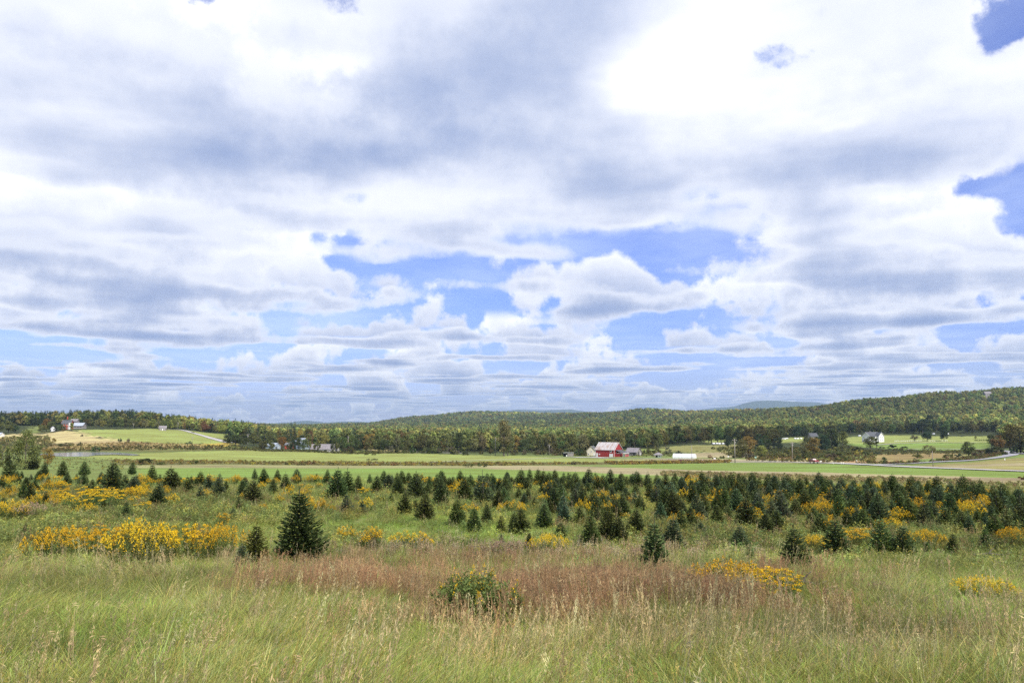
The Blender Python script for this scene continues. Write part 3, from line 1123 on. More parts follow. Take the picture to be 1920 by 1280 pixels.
def tree_mesh(name, kind, mat, seed, leaves=1500, size=0.05, gaps=0.35, lobes=26, sky=0.0):
    """broadleaf tree of height 1: leaf clumps on overlapping lobes that follow the crown's outline, trunk with limbs"""
    rs = np.random.RandomState(seed)
    z0, prof = PROFILES[kind]
    ph = np.array([p[0] for p in prof])
    pw = np.array([p[1] for p in prof])
    lc, lr = [], []
    for i in range(lobes):
        h = rs.uniform(ph[0] + 0.05, 0.93)
        w = np.interp(h, ph, pw)
        r = rs.uniform(0.07, 0.15) * (0.55 + w * 1.2)
        a = rs.uniform(0, 6.283)
        q = max(w - r * 0.75, 0) * math.sqrt(rs.uniform(0.25, 1.0)) * rs.uniform(0.85, 1.12)
        lc.append((math.cos(a) * q, math.sin(a) * q, min(h, 1 - r * 0.8)))
        lr.append(r)
    lc, lr = np.array(lc), np.array(lr)
    wgt = lr ** 2
    li = rs.choice(lobes, leaves, p=wgt / wgt.sum())
    d = unit(rs.normal(0, 1, (leaves, 3)))
    rad = lr[li] * rs.uniform(0.45, 1.12, leaves) ** 0.6
    C = lc[li] + d * rad[:, None] * np.array([1.05, 1.05, 0.85])
    tone = rs.uniform(0.8, 1.2, lobes)[li]
    u = unit(np.cross(d + rs.normal(0, .7, d.shape), rs.normal(0, 1, d.shape)))
    n_ = unit(d + rs.normal(0, .7, d.shape))
    v_ = unit(np.cross(n_, u))
    L = size * rs.uniform(0.6, 1.3, leaves)
    S = Soup()
    v, f = leaf_quads(C, u, v_, L, L * 0.75)
    c = tints(leaves, .72, 1.28, rs, .10) * np.repeat(tone, 4)[:, None]
    S.add(v, f, c)
    crown = S.mesh(name + '_crown', mat)
    mb = MB()
    top = 0.82
    mb.tube([(0, 0, -0.03), (rs.normal(0, .006), rs.normal(0, .006), z0 * 0.9 + .05), (rs.normal(0, .012), rs.normal(0, .012), 0.5), (0, 0, top)], [.026, .020, .012, .003], 7)
    for i in rs.choice(lobes, min(9, lobes), replace=False):
        e = lc[i]
        s = np.array([0, 0, max(z0, e[2] - 0.22 - 0.3 * math.hypot(e[0], e[1]))])
        mb.tube([s, s * 0.4 + e * 0.6 + np.array([0, 0, -.02]), e], [.009, .006, .002], 5)
    me = bpy.data.meshes.new(name + '_trunk')
    me.from_pydata([tuple(map(float, p)) for p in mb.v], [], mb.f)
    me.materials.append(M_BARK)
    return crown, me


def conifer_mesh(name, mat, seed, width=0.22, whorls=17, per=9, ragged=0.3, size=0.062):
    """grown spruce or pine of height 1 seen from afar: drooping whorls of dense foliage clumps"""
    rs = np.random.RandomState(seed)
    C, U, L = [], [], []
    for w in range(whorls):
        t = (w + rs.uniform(-.3, .3)) / whorls
        z = 0.08 + 0.9 * t
        prof = (1 - t) ** 0.8 * (0.7 + 0.3 * min(1, t * 5))
        for b in range(per):
            az = rs.uniform(0, 6.283)
            ln = width * prof * rs.uniform(1 - ragged, 1 + ragged * 0.6) + 0.012
            d = np.array([math.cos(az), math.sin(az), 0])
            for s in range(max(2, int(7 * prof + 1))):
                q = rs.uniform(0.1, 1.0)
                C.append(d * ln * q + np.array([0, 0, z - 0.10 * ln * q * 2 + rs.normal(0, .010)]) + rs.normal(0, .012, 3))
                uu = d + rs.normal(0, .5, 3) + np.array([0, 0, rs.uniform(-.3, .3)])
                U.append(uu)
                L.append(size * rs.uniform(.6, 1.2) * (0.5 + 0.6 * prof))
    C, U, L = np.array(C), unit(np.array(U)), np.array(L)
    vv = unit(np.cross(U, rs.normal(0, 1, C.shape) * .6 + np.array([0, 0, 1.0])))
    v, f = leaf_quads(C, U, vv, L, L * .55)
    S = Soup()
    S.add(v, f, tints(len(C), .65, 1.25, rs, .06))
    crown = S.mesh(name + '_crown', mat)
    mb = MB()
    mb.tube([(0, 0, -0.03), (0, 0, .5), (0, 0, .98)], [.020, .012, .002], 7)
    me = bpy.data.meshes.new(name + '_trunk')
    me.from_pydata([tuple(map(float, p)) for p in mb.v], [], mb.f)
    me.materials.append(M_BARK)
    return crown, me


M_BARK = solid('bark', (0.13, 0.105, 0.085), 0.9, 0.4, 6.0, 0.4)
M_LEAF_O = leaf_mat('tree_leaves', 'OBJECT', trans=0.32)
M_LEAF_I = leaf_mat('wood_leaves', 'INST', trans=0.32)
M_FIR_O = leaf_mat('fir_needles', 'OBJECT', rough=.8, trans=0.14, var=0.4, hue=0.02, spec=.08)
M_FIR_I = leaf_mat('fir_needles_far', 'INST', rough=.8, trans=0.14, var=0.4, hue=0.02, spec=.08)
M_GRASS = leaf_mat('meadow_grass', 'INST', trans=0.42, var=0.25, hue=0.012)
M_FLOWER = leaf_mat('goldenrod_bloom', (0.80, 0.50, 0.020), trans=0.25, var=0.3, hue=0.010)


# ------------------------------------------------------------------ scattering of uncountable growth (stuff)
def scatter(name, pts, rot, scl, idx, col, protos, label=None):
    """one object: a cloud of points that carries instances of the proto meshes"""
    pc = bpy.data.collections.new(name + '_sources')
    for k, me in enumerate(protos):
        o = bpy.data.objects.new(f'{name}_source_{k:02d}', me)
        pc.objects.link(o)
    me = bpy.data.meshes.new(name)
    n = len(pts)
    me.vertices.add(n)
    me.vertices.foreach_set('co', np.asarray(pts, np.float32).ravel())
    a = me.attributes.new('irot', 'FLOAT_VECTOR', 'POINT')
    a.data.foreach_set('vector', np.asarray(rot, np.float32).ravel())
    a = me.attributes.new('iscl', 'FLOAT_VECTOR', 'POINT')
    a.data.foreach_set('vector', np.asarray(scl, np.float32).ravel())
    a = me.attributes.new('iidx', 'INT', 'POINT')
    a.data.foreach_set('value', np.asarray(idx, np.int32))
    a = me.attributes.new('icol', 'FLOAT_COLOR', 'POINT')
    c4 = np.ones((n, 4), np.float32)
    c4[:, :3] = col
    a.data.foreach_set('color', c4.ravel())
    me.update()
    ob = link(name, me)
    g = bpy.data.node_groups.new(name + '_scatter', 'GeometryNodeTree')
    g.interface.new_socket('Geometry', in_out='INPUT', socket_type='NodeSocketGeometry')
    g.interface.new_socket('Geometry', in_out='OUTPUT', socket_type='NodeSocketGeometry')
    gi = g.nodes.new('NodeGroupInput')
    go = g.nodes.new('NodeGroupOutput')
    ci = g.nodes.new('GeometryNodeCollectionInfo')
    ci.inputs['Collection'].default_value = pc
    ci.inputs['Separate Children'].default_value = True
    ci.inputs['Reset Children'].default_value = True
    ip = g.nodes.new('GeometryNodeInstanceOnPoints')
    ip.inputs['Pick Instance'].default_value = True

    def named(nm, ty):
        nd = g.nodes.new('GeometryNodeInputNamedAttribute')
        nd.data_type = ty
        nd.inputs[0].default_value = nm
        return nd.outputs[0]
    g.links.new(gi.outputs[0], ip.inputs['Points'])
    g.links.new(ci.outputs[0], ip.inputs['Instance'])
    g.links.new(named('iidx', 'INT'), ip.inputs['Instance Index'])
    g.links.new(named('irot', 'FLOAT_VECTOR'), ip.inputs['Rotation'])
    g.links.new(named('iscl', 'FLOAT_VECTOR'), ip.inputs['Scale'])
    g.links.new(ip.outputs[0], go.inputs[0])
    md = ob.modifiers.new('scatter', 'NODES')
    md.node_group = g
    tag(ob, label, kind='stuff')
    return ob


def bump_at(x, y, centres):
    """sum of soft patches: (px, py, half width in m across, half depth in m)"""
    w = np.zeros_like(x)
    for (px, py, sx, sy, amp) in centres:
        p = hit(px, py)
        w += amp * np.exp(-((x - p[0]) / sx) ** 2 - ((y - p[1]) / sy) ** 2)
    return w


def grow_meadow():
    rs = np.random.RandomState(5)
    n = 58000
    az = R(1) * rs.uniform(-41, 41, n)
    # density falls with distance as tufts merge visually
    u = rs.uniform(0, 1, n)
    r0, r1, e = 5.0, 125.0, 0.45
    r = (u * (r1 ** e - r0 ** e) + r0 ** e) ** (1 / e)
    x, y = r * np.sin(az), r * np.cos(az)
    p1 = _hash_noise(x / 0.9, y / 0.9, 31) + 0.6 * _hash_noise(x / 0.35, y / 0.35, 35)
    p2 = _hash_noise(x / 2.6, y / 2.6, 32)
    p3 = _hash_noise(x / 1.5, y / 1.5, 33)
    russet = bump_at(x, y, [(730, 1110, 2.4, 2.2, 1.3), (1080, 1125, 2.2, 2.4, 1.4), (1230, 1130, 1.8, 2.4, 1.2), (980, 1170, 1.8, 1.2, .8), (1330, 1150, 1.0, 1.0, .6), (1420, 1165, 1.5, 1.0, .45), (1380, 1110, 2.0, 1.5, .5), (640, 1075, 2.0, 2.0, .4), (880, 1065, 3.5, 2.0, .4)])
    tan = bump_at(x, y, [(900, 1250, 2.0, 1.3, .8), (1200, 1230, 1.6, 1.6, .8), (1480, 1210, 1.4, 2.0, .8), (1800, 1200, 2.2, 2.4, .5), (250, 1085, 3.5, 2.4, .7), (560, 1190, 1.0, 1.0, .5), (1330, 1085, 3.0, 2.5, .5), (700, 1230, 1.4, 1.2, .5)])
    spikes = bump_at(x, y, [(700, 1035, 4, 2.6, .8), (950, 1040, 5, 2.4, 1.0), (1180, 1045, 4, 2.4, .9), (1260, 1050, 2.4, 2.0, .7), (150, 905, 9, 5, .6), (60, 960, 4, 4, .3)])
    weeds = np.clip((r - 33) / 9, 0, 1) * (0.55 + 0.6 * (p2 > 0.05)) * np.clip((112 - r) / 20, 0.1, 1) + bump_at(x, y, [(1330, 1010, 4.5, 4, 1.0), (250, 960, 9, 8, .8), (120, 1010, 4, 3, .5), (1700, 1060, 8, 3, .3)])
    mown = bump_at(x, y, [(740, 985, 6, 5, 1.2), (830, 1005, 4, 3, 1.0), (600, 890, 20, 14, 1.2), (1650, 1075, 7, 3, .8), (1030, 1000, 3, 2, .6), (1480, 990, 3, 3, .5), (1560, 1140, 2.5, 2, .5), (400, 1230, 1.5, 1.0, .4)])
    tallw = 1.6 * bump_at(x, y, [(60, 930, 9, 7, 1.0), (250, 940, 12, 12, 1.0), (420, 945, 6, 8, .8), (620, 960, 4, 5, .5), (1300, 1000, 5, 5, .6), (1600, 985, 14, 8, .45), (1150, 940, 12, 8, .3), (130, 1010, 5, 3, .7)]) * (r > 30) * (1 - .9 * np.clip(mown, 0, 1))
    patch = _hash_noise(x / 1.9, y / 1.9, 36)
    w = np.stack([
        (0.9 + 0.5 * p1).clip(.1, None) * (1 + .6 * patch),    # 0 green grass
        (0.45 + 0.5 * p3).clip(.05, None),                     # 1 pale bent grass
        0.05 + 0.22 * (p1 > 0.5) * (patch < 0) + tan * 0.55,   # 2 straw with heads
        0.004 + 1.7 * russet * (.55 + .9 * (p1 > -.1)),                                  # 3 russet seed grass
        1.0 * spikes * (r > 22),                               # 4 pale spikes
        0.9 * weeds * (r > 20) + 0.35 * (p3 > .38) * (p2 > 0) * (r > 15),                       # 5 leafy weeds
        0.22 * weeds * (r > 20),                               # 6 yellowing leafy weeds
        0.45 + 1.8 * mown + 0.8 * (patch > 0.25),              # 7 short lush grass
        tallw,                                                 # 8 tall mixed weeds
        .09 + .10 * (p3 > .2),                                 # 9 big tussocks
        .05 + .30 * tan + .12 * russet,                        # 10 lone tall stalks
        0.25 + .5 * (patch < -.2) + .5 * tan,                  # 11 matted dead straw
    ], 1).clip(0, None)
    w[:, 5:7] *= (1 - 0.8 * np.clip(mown, 0, 1))[:, None]
    w[r < 24, 5] *= 0.4
    w /= w.sum(1, keepdims=True)
    kind = (rs.uniform(0, 1, n)[:, None] > np.cumsum(w, 1)).sum(1).clip(0, 11)
    protos, first, cnt = [], [], []

    def add(ms):
        first.append(len(protos))
        cnt.append(len(ms))
        protos.extend(ms)
    add([grass_tuft(f'green_tuft{i}', M_GRASS, 100 + i, 44, (.10, .30), .20, lean=(.10, 0), bow=.32, w=.0095) for i in range(4)])
    add([grass_tuft(f'bent_tuft{i}', M_GRASS, 110 + i, 40, (.12, .34), .20, lean=(.26, .02), bow=.36, w=.0085) for i in range(3)])
    add([grass_tuft(f'straw_tuft{i}', M_GRASS, 120 + i, 34, (.14, .36), .18, lean=(.18, 0), bow=.26, w=.005, heads=5, head_h=(.32, .66), head_col=(1.12, 1.05, .95), head_len=.12) for i in range(3)])
    add([grass_tuft(f'russet_tuft{i}', M_GRASS, 130 + i, 26, (.2, .42), .18, lean=(.08, 0), w=.005, heads=20, head_h=(.38, .74), head_col=(1.05, .98, .92), head_len=.14) for i in range(3)])
    add([weed_clump(f'spike_clump{i}', M_GRASS, 140 + i, 9, (.5, .85), .16, .045, 26, .45, leaf_lo=.7, leaf_hi=1.2, stem_col=(.7, .6, .5), lean=.04)[0] for i in range(2)])
    add([weed_clump(f'leafy_weed{i}', M_GRASS, 150 + i, 15, (.18, .40), .28, .070, 15, .36)[0] for i in range(3)])
    add([weed_clump(f'yellowing_weed{i}', M_GRASS, 160 + i, 12, (.25, .55), .24, .075, 14, .40)[0] for i in range(2)])
    add([grass_tuft(f'lush_tuft{i}', M_GRASS, 170 + i, 50, (.07, .18), .21, lean=(.03, 0), bow=.18, w=.010) for i in range(3)])
    add([weed_clump(f'tall_weed{i}', M_GRASS, 180 + i, 20, (.35, .75), .26, .070, 18, .42, stem_col=(.8, .7, .5))[0] for i in range(3)])
    add([grass_tuft(f'tussock{i}', M_GRASS, 200 + i, 150, (.18, .42), .24, lean=(.10, 0), bow=.55, w=.0085, warm=.2, heads=4, head_h=(.45, .8), head_col=(1.5, 1.25, 1.1)) for i in range(3)])
    add([grass_tuft(f'tall_stalk{i}', M_GRASS, 210 + i, 6, (.2, .4), .10, lean=(.14, 0), w=.006, heads=5, head_h=(.55, 1.0), head_col=(1.1, 1.05, .98), head_len=.16) for i in range(2)])
    add([grass_tuft(f'thatch_tuft{i}', M_GRASS, 190 + i, 34, (.03, .13), .16, lean=(.22, 0), bow=.42, w=.0065) for i in range(2)])
    first, cnt = np.array(first), np.array(cnt)
    idx = first[kind] + (rs.randint(0, 1000, n) % cnt[kind])
    base = np.array([(.275, .315, .072), (.375, .365, .130), (.470, .400, .215), (.420, .300, .165), (.430, .355, .225), (.225, .265, .078), (.370, .365, .090), (.250, .360, .062), (.215, .230, .085), (.190, .215, .060), (.460, .395, .220), (.430, .370, .205)])[kind]
    tw = kind == 9
    base[tw] = np.array([(.150, .190, .048), (.210, .225, .060), (.300, .280, .110), (.170, .215, .050)])[rs.randint(0, 4, tw.sum())]
    tw = kind == 8
    base[tw] = np.array([(.20, .235, .075), (.26, .25, .10), (.17, .21, .075), (.30, .24, .12), (.32, .31, .09)])[rs.randint(0, 5, tw.sum())]
    c = base * rs.uniform(.78, 1.22, (n, 1)) * (1 + 0.30 * p2[:, None]) * (1 + .28 * patch[:, None]) * (1 + .15 * np.clip(p1, -1.2, 1.2)[:, None])
    c = c * (1.12 + .10 * (kind == 7)[:, None])
    c[:, 0] *= rs.uniform(.88, 1.14, n)
    s = np.exp(rs.normal(0, .28, n)) * (1 + 0.55 * np.clip((r - 15) / 60, 0, 1)) * (1 + 0.35 * p3) * (1 - .25 * patch) * (1 + .25 * np.clip(p1, -1, 1))
    s = s * np.where((kind == 5) | (kind == 6), 1 + 1.0 * bump_at(x, y, [(230, 960, 10, 10, 1.0), (1330, 1010, 4, 4, .6), (60, 920, 8, 6, .8)]), 1.0)
    s[kind == 7] *= np.clip(1.2 - 0.004 * r[kind == 7], .8, 1.2)
    s = np.clip(s, .35, np.array([1.5, 1.5, 1.25, 1.25, 1.3, 2.2, 1.8, 1.6, 1.25, 1.3, 1.2, 1.6])[kind])
    s *= np.clip(.78 + .012 * (r - 8), .78, 1.0)
    s *= 1.0 - 0.25 * np.clip((r - 80) / 40, 0, 1)
    # keep off the mown strip behind the plantation
    far = np.clip((r - 92) / 25, 0, 1)
    keep = rs.uniform(0, 1, n) > far * 0.85
    x, y, s, c, idx = x[keep], y[keep], s[keep], c[keep], idx[keep]
    n = len(x)
    pts = np.stack([x, y, ground(x, y) - 0.02], 1)
    swirl = _hash_noise(x / 1.1, y / 1.1, 51) * 4.5 + _hash_noise(x / 4, y / 4, 52) * 2.5
    rot = np.stack([rs.normal(0, .10, n), rs.normal(0, .10, n), swirl + rs.normal(0, .5, n)], 1)
    scl = np.stack([s * rs.uniform(.9, 1.25, n), s * rs.uniform(.9, 1.25, n), s * rs.uniform(.85, 1.15, n)], 1)
    scatter('meadow_grass', pts, rot, scl, idx, c, protos)


grow_meadow()


# ------------------------------------------------------------------ individual plants
LABELS = {}


def finish(o, label, cat, group=None):
    """label a thing; look-alikes that share a label also share a group"""
    tag(o, label, cat, group)
    LABELS.setdefault(label, []).append((o, group or f'{cat}s: {label[:40]}'))


def close_labels():
    for lab, l in LABELS.items():
        if len(l) > 1:
            for o, g in l:
                o['group'] = l[0][1]


def plant(name, meshes, names, loc, scale, rz, color=None, tilt=(0, 0)):
    o = empty(name, loc, 0.0, scale)
    o.rotation_euler = (tilt[0], tilt[1], rz)
    for me, nm in zip(meshes, names):
        if me is None:
            continue
        c = bpy.data.objects.new(nm, me)
        COL.objects.link(c)
        c.parent = o
        if color is not None:
            c.color = (*color, 1)
    return o


# ---- the young firs of the plantation
FIRS = [fir_mesh(f'fir_{i}', M_FIR_O, 300 + i, w, p, wd, sp, dr, sl, ld, gp, ir) for i, (w, p, wd, sp, dr, sl, ld, gp, ir) in enumerate([
    (20, 10, .29, 11, .10, .085, .07, .00, .15),    # dense cone
    (18, 9, .25, 10, .05, .090, .12, .02, .2),      # narrow with leader
    (20, 10, .35, 12, .12, .085, .06, .01, .18),    # broad
    (16, 8, .27, 9, .08, .090, .14, .08, .3),       # open, long leader
    (22, 11, .33, 12, .16, .080, .05, .00, .12),    # very dense
    (17, 9, .22, 9, .00, .088, .10, .03, .22),      # slim
])]
FIR_BIG = fir_mesh('fir_big', M_FIR_O, 340, 27, 13, .345, 19, .12, .060, .07, .04, .26)
# pixel column, tip row, foot row, mesh, tone
HAND = [
    (565, 912, 1060, 'B', 0), (478, 978, 1066, 2, 2), (452, 1018, 1074, 0, 1),
    (473, 897, 946, 2, 0), (512, 894, 928, 0, 0), (535, 883, 922, 1, 0), (478, 875, 900, 1, 0), (495, 876, 909, 0, 0), (520, 878, 903, 0, 0), (556, 877, 906, 2, 1),
    (593, 886, 904, 5, 0), (612, 878, 910, 0, 0), (631, 876, 939, 2, 0), (650, 876, 929, 1, 0), (670, 888, 926, 0, 0), (693, 886, 907, 5, 0), (706, 889, 924, 0, 0), (679, 935, 964, 5, 1), (650, 922, 961, 3, 1), (448, 924, 960, 3, 0), (436, 949, 973, 3, 1),
    (745, 895, 923, 0, 0), (782, 883, 934, 2, 0), (758, 916, 966, 1, 0), (796, 921, 975, 0, 0), (779, 933, 958, 3, 0), (734, 921, 942, 5, 0), (826, 892, 948, 0, 0), (834, 888, 917, 1, 0),
    (857, 933, 986, 4, 0), (889, 950, 999, 4, 0), (913, 943, 983, 4, 0), (940, 960, 998, 3, 0), (978, 952, 1000, 4, 0), (963, 958, 994, 0, 0), (1040, 910, 962, 2, 0), (1021, 939, 990, 0, 0), (1109, 962, 1028, 4, 0), (1142, 945, 1018, 4, 0), (1163, 964, 1020, 0, 0), (1192, 952, 1005, 4, 0), (1228, 966, 1076, 1, 0),
    (871, 889, 940, 0, 0), (907, 881, 945, 3, 1), (850, 889, 920, 1, 0), (883, 887, 920, 0, 0), (925, 889, 920, 0, 0), (937, 891, 922, 1, 1), (949, 892, 914, 5, 0), (976, 877, 918, 0, 0), (993, 877, 905, 0, 0), (1010, 877, 910, 0, 0), (1019, 878, 914, 1, 0), (1040, 879, 903, 2, 0), (1030, 883, 910, 0, 0), (1058, 883, 906, 5, 0), (1066, 883, 906, 5, 0), (1080, 883, 920, 0, 0), (1103, 877, 916, 4, 1), (1118, 882, 912, 3, 0), (1132, 888, 920, 2, 0), (1144, 878, 912, 4, 1), (1163, 884, 918, 1, 0), (1183, 887, 908, 1, 0), (1173, 891, 908, 5, 2), (1232, 886, 912, 0, 0), (1219, 904, 939, 2, 0), (1198, 931, 958, 2, 0), (973, 910, 935, 5, 0), (990, 912, 941, 0, 0), (934, 927, 947, 2, 1), (1130, 922, 952, 2, 0), (1167, 920, 970, 0, 0), (1082, 922, 945, 2, 0), (1071, 937, 958, 2, 1), (1109, 931, 954, 0, 0), (1088, 947, 985, 0, 0), (1052, 977, 1012, 2, 0), (992, 997, 1030, 4, 0), (940, 997, 1022, 3, 1),
    (19, 860, 897, 2, 0), (63, 853, 880, 0, 0), (43, 904, 941, 0, 0), (82, 862, 893, 1, 0), (117, 861, 894, 2, 0), (158, 862, 892, 2, 0), (210, 862, 925, 0, 0), (234, 885, 921, 1, 0), (86, 917, 951, 1, 0), (247, 864, 890, 0, 0), (285, 866, 907, 1, 0), (320, 874, 922, 2, 0), (359, 890, 911, 5, 0), (387, 891, 912, 5, 0), (237, 934, 972, 3, 0), (45, 977, 1007, 3, 0), (149, 891, 911, 3, 1),
    (1248, 885, 922, 0, 0), (1266, 885, 906, 0, 0), (1289, 882, 908, 0, 0), (1279, 890, 908, 1, 0), (1316, 884, 903, 2, 0), (1325, 890, 903, 5, 0), (1351, 887, 910, 0, 0), (1369, 887, 912, 0, 0), (1360, 886, 908, 1, 0), (1386, 883, 910, 1, 0), (1394, 889, 918, 2, 0), (1419, 897, 918, 5, 0), (1445, 890, 922, 0, 0), (1454, 890, 922, 0, 0), (1468, 896, 916, 5, 0), (1498, 895, 922, 5, 0), (1513, 893, 914, 0, 0), (1532, 894, 916, 0, 0), (1544, 896, 918, 0, 0), (1558, 899, 920, 0, 0), (1573, 902, 918, 1, 0), (1582, 896, 917, 2, 0),
    (1250, 941, 970, 0, 0), (1261, 964, 1035, 1, 1), (1271, 922, 962, 0, 0), (1296, 947, 995, 2, 0), (1277, 951, 999, 0, 0), (1315, 977, 1008, 2, 1), (1346, 943, 983, 2, 0), (1367, 945, 977, 0, 0), (1390, 983, 1033, 2, 1), (1400, 929, 987, 0, 0), (1407, 1016, 1058, 1, 0), (1436, 958, 1006, 2, 0), (1457, 952, 1004, 0, 0), (1494, 985, 1070, 2, 0), (1540, 958, 1004, 2, 0), (1571, 964, 1045, 1, 0), (1494, 931, 972, 0, 0), (1590, 949, 992, 0, 0), (1617, 949, 998, 0, 0), (1634, 968, 995, 0, 0),
    (1657, 967, 1044, 2, 0), (1694, 983, 1046, 2, 0), (1740, 1014, 1040, 2, 0), (1787, 995, 1036, 1, 0), (1849, 987, 1030, 0, 0), (1867, 959, 1012, 2, 0), (1877, 1003, 1036, 3, 0), (1805, 955, 997, 2, 0), (1744, 947, 983, 0, 0), (1645, 939, 967, 0, 0), (1659, 898, 916, 2, 0), (1723, 900, 919, 2, 0), (1741, 898, 927, 0, 0), (1627, 911, 927, 0, 0), (1833, 913, 928, 2, 0), (1877, 916, 930, 2, 0), (1904, 917, 936, 0, 0), (1917, 917, 935, 0, 0), (1833, 955, 985, 0, 0), (1885, 971, 1008, 0, 0),
]
FIR_TONES = [(.098, .130, .044), (.098, .134, .070), (.165, .180, .048)]
FIR_WORDS = ['dense cone shaped', 'narrow pointed', 'broad full skirted', 'open thin branched', 'thick rounded', 'slim']
TONE_WORDS = ['dark green', 'bluish green', 'yellowish green']
fir_xy = []


def add_fir(p, height, k, tone, label, rs, name='fir_tree'):
    crown, trunk = FIR_BIG if k == 'B' else FIRS[k]
    t = np.array(FIR_TONES[tone]) * rs.uniform(.8, 1.4) * np.array([rs.uniform(.9, 1.15), 1, rs.uniform(.85, 1.1)])
    wd = rs.uniform(.85, 1.2)
    o = plant(name, (crown, trunk), ('crown', 'trunk'), (p[0], p[1], p[2]), (height * wd, height * wd, height), rs.uniform(0, 6.28), t, (rs.normal(0, .035), rs.normal(0, .035)))
    finish(o, label, 'fir', None)
    fir_xy.append((p[0], p[1], height))


LANDMARKS = [(60, 'the big bushy tree'), (190, 'the pond'), (300, 'the bright pasture'), (420, 'the hill road'), (515, 'the pale metal barn'), (570, 'the farmhouse'), (640, 'the long grey shed'), (745, 'the wood edge shrubs'), (850, 'the short utility pole'), (940, 'the tallest pale tree'), (1045, 'the open shelter'), (1140, 'the red barn'), (1220, 'the small hut'), (1285, 'the white tunnel'), (1375, 'the road junction'), (1450, 'the bale field'), (1525, 'the red pickup'), (1590, 'the roadside posts'), (1640, 'the white farmhouse'), (1740, 'the lawn trees'), (1830, 'the clipped hedge'), (1900, 'the paved curve')]


def toward(p):
    px = p[0] / p[1] * F + 960
    return min(LANDMARKS, key=lambda q: abs(q[0] - px))[1]


def fir_place(p):
    r = math.hypot(p[0], p[1])
    row = 'back row' if r > 88 else ('middle rows' if r > 62 else 'front rows')
    return f'in the {row} below {toward(p)}'


def size_word(h):
    return 'tiny' if h < 1.15 else 'small' if h < 1.5 else 'mid-sized' if h < 1.85 else 'large' if h < 2.5 else 'tall'


def firs():
    rs = np.random.RandomState(9)
    special = {
        565: 'largest dark spreading fir, standing alone among goldenrod at the edge of tall grass',
        478.0: '',
    }
    n = 0
    for (px, top, foot, k, tone) in HAND:
        p = hit(px, foot)
        h = max(z_at_row(top, p[1]) - p[2], 0.5)
        if px == 565:
            lab = special[565]
        elif (px, top) == (478, 978):
            lab = 'yellowish green fir leaning over a smaller bluish fir beside the largest fir'
        elif (px, top) == (452, 1018):
            lab = 'small bluish fir tucked against a yellowish green fir in tall grass'
        elif (px, top) == (1228, 966):
            lab = 'tall ragged fir rising behind pale seed spikes with weeds around its foot'
        elif (px, top) == (1494, 985):
            lab = 'large dark fir just behind the wide golden brown goldenrod mound'
        elif (px, top) == (907, 881):
            lab = 'tall thin fir with sparse reddish see-through branches in the plantation'
        else:
            size = size_word(h)
            lab = f'{size} {TONE_WORDS[tone]} {FIR_WORDS[k]} fir {fir_place(p)}'
        add_fir(p, h, k, tone, lab, rs)
        n += 1
    # the rest of the rows: jittered grid in world space inside the planted ground
    dense = [hit(a, b)[:2] for a, b in [(1235, 918), (1420, 918), (1600, 922), (1920, 934), (2060, 945), (2050, 1010), (1900, 1010), (1760, 1000), (1560, 1000), (1400, 990), (1250, 975)]]
    mid = [hit(a, b)[:2] for a, b in [(700, 905), (960, 907), (1240, 912), (1250, 985), (1060, 985), (960, 962), (830, 940), (720, 930)]]
    left = [hit(a, b)[:2] for a, b in [(-150, 892), (0, 895), (280, 905), (480, 908), (480, 935), (250, 960), (0, 960), (-150, 960)]]
    cand = []
    for poly, step, fill in ((dense, 1.7, .88), (mid, 2.0, .72), (left, 2.9, .50)):
        P = np.array(poly)
        gx, gy = np.meshgrid(np.arange(P[:, 0].min(), P[:, 0].max(), step), np.arange(P[:, 1].min(), P[:, 1].max(), step))
        gx = gx + rs.uniform(-.55, .55, gx.shape) + 0.25 * gy % 1.0
        gy = gy + rs.uniform(-.5, .5, gy.shape)
        ok = inside(poly, gx, gy) & (rs.uniform(0, 1, gx.shape) < fill)
        cand += list(zip(gx[ok], gy[ok]))
    cand.sort(key=lambda q: q[0] ** 2 + q[1] ** 2)
    rest = []
    for (x, y) in cand:
        h = rs.uniform(1.0, 2.1) if x / y > 0.15 else rs.uniform(.8, 1.9)
        if any((x - a) ** 2 + (y - b) ** 2 < (0.42 * (h + hh) * .5 + .35) ** 2 for a, b, hh in fir_xy):
            continue
        k = rs.randint(0, 6)
        tone = 0 if rs.uniform() < .75 else 1
        seen = abs(x / y) < 0.655
        if n < 300 and seen:
            p = np.array([x, y, float(ground(x, y))])
            size = size_word(h)
            add_fir(p, h, k, tone, f'{size} {TONE_WORDS[tone]} {FIR_WORDS[k]} fir {fir_place(p)}', rs)
            n += 1
        else:
            rest.append((x, y, h, k, tone))
            fir_xy.append((x, y, h))
    if rest:
        A = np.array(rest)
        x, y, h = A[:, 0], A[:, 1], A[:, 2]
        protos = []
        for i in range(6):
            me = FIRS[i][0].copy()
            me.materials.clear()
            me.materials.append(M_FIR_I)
            protos.append(me)
        pts = np.stack([x, y, ground(x, y)], 1)
        rot = np.stack([rs.normal(0, .02, len(x)), rs.normal(0, .02, len(x)), rs.uniform(0, 6.28, len(x))], 1)
        col = np.array(FIR_TONES)[A[:, 4].astype(int)] * rs.uniform(.85, 1.2, (len(x), 1))
        scatter('far_plantation', pts, rot, np.stack([h * 1.05, h * 1.05, h], 1), A[:, 3].astype(int), col, protos)
    print('firs', n, 'rest', len(rest))


firs()

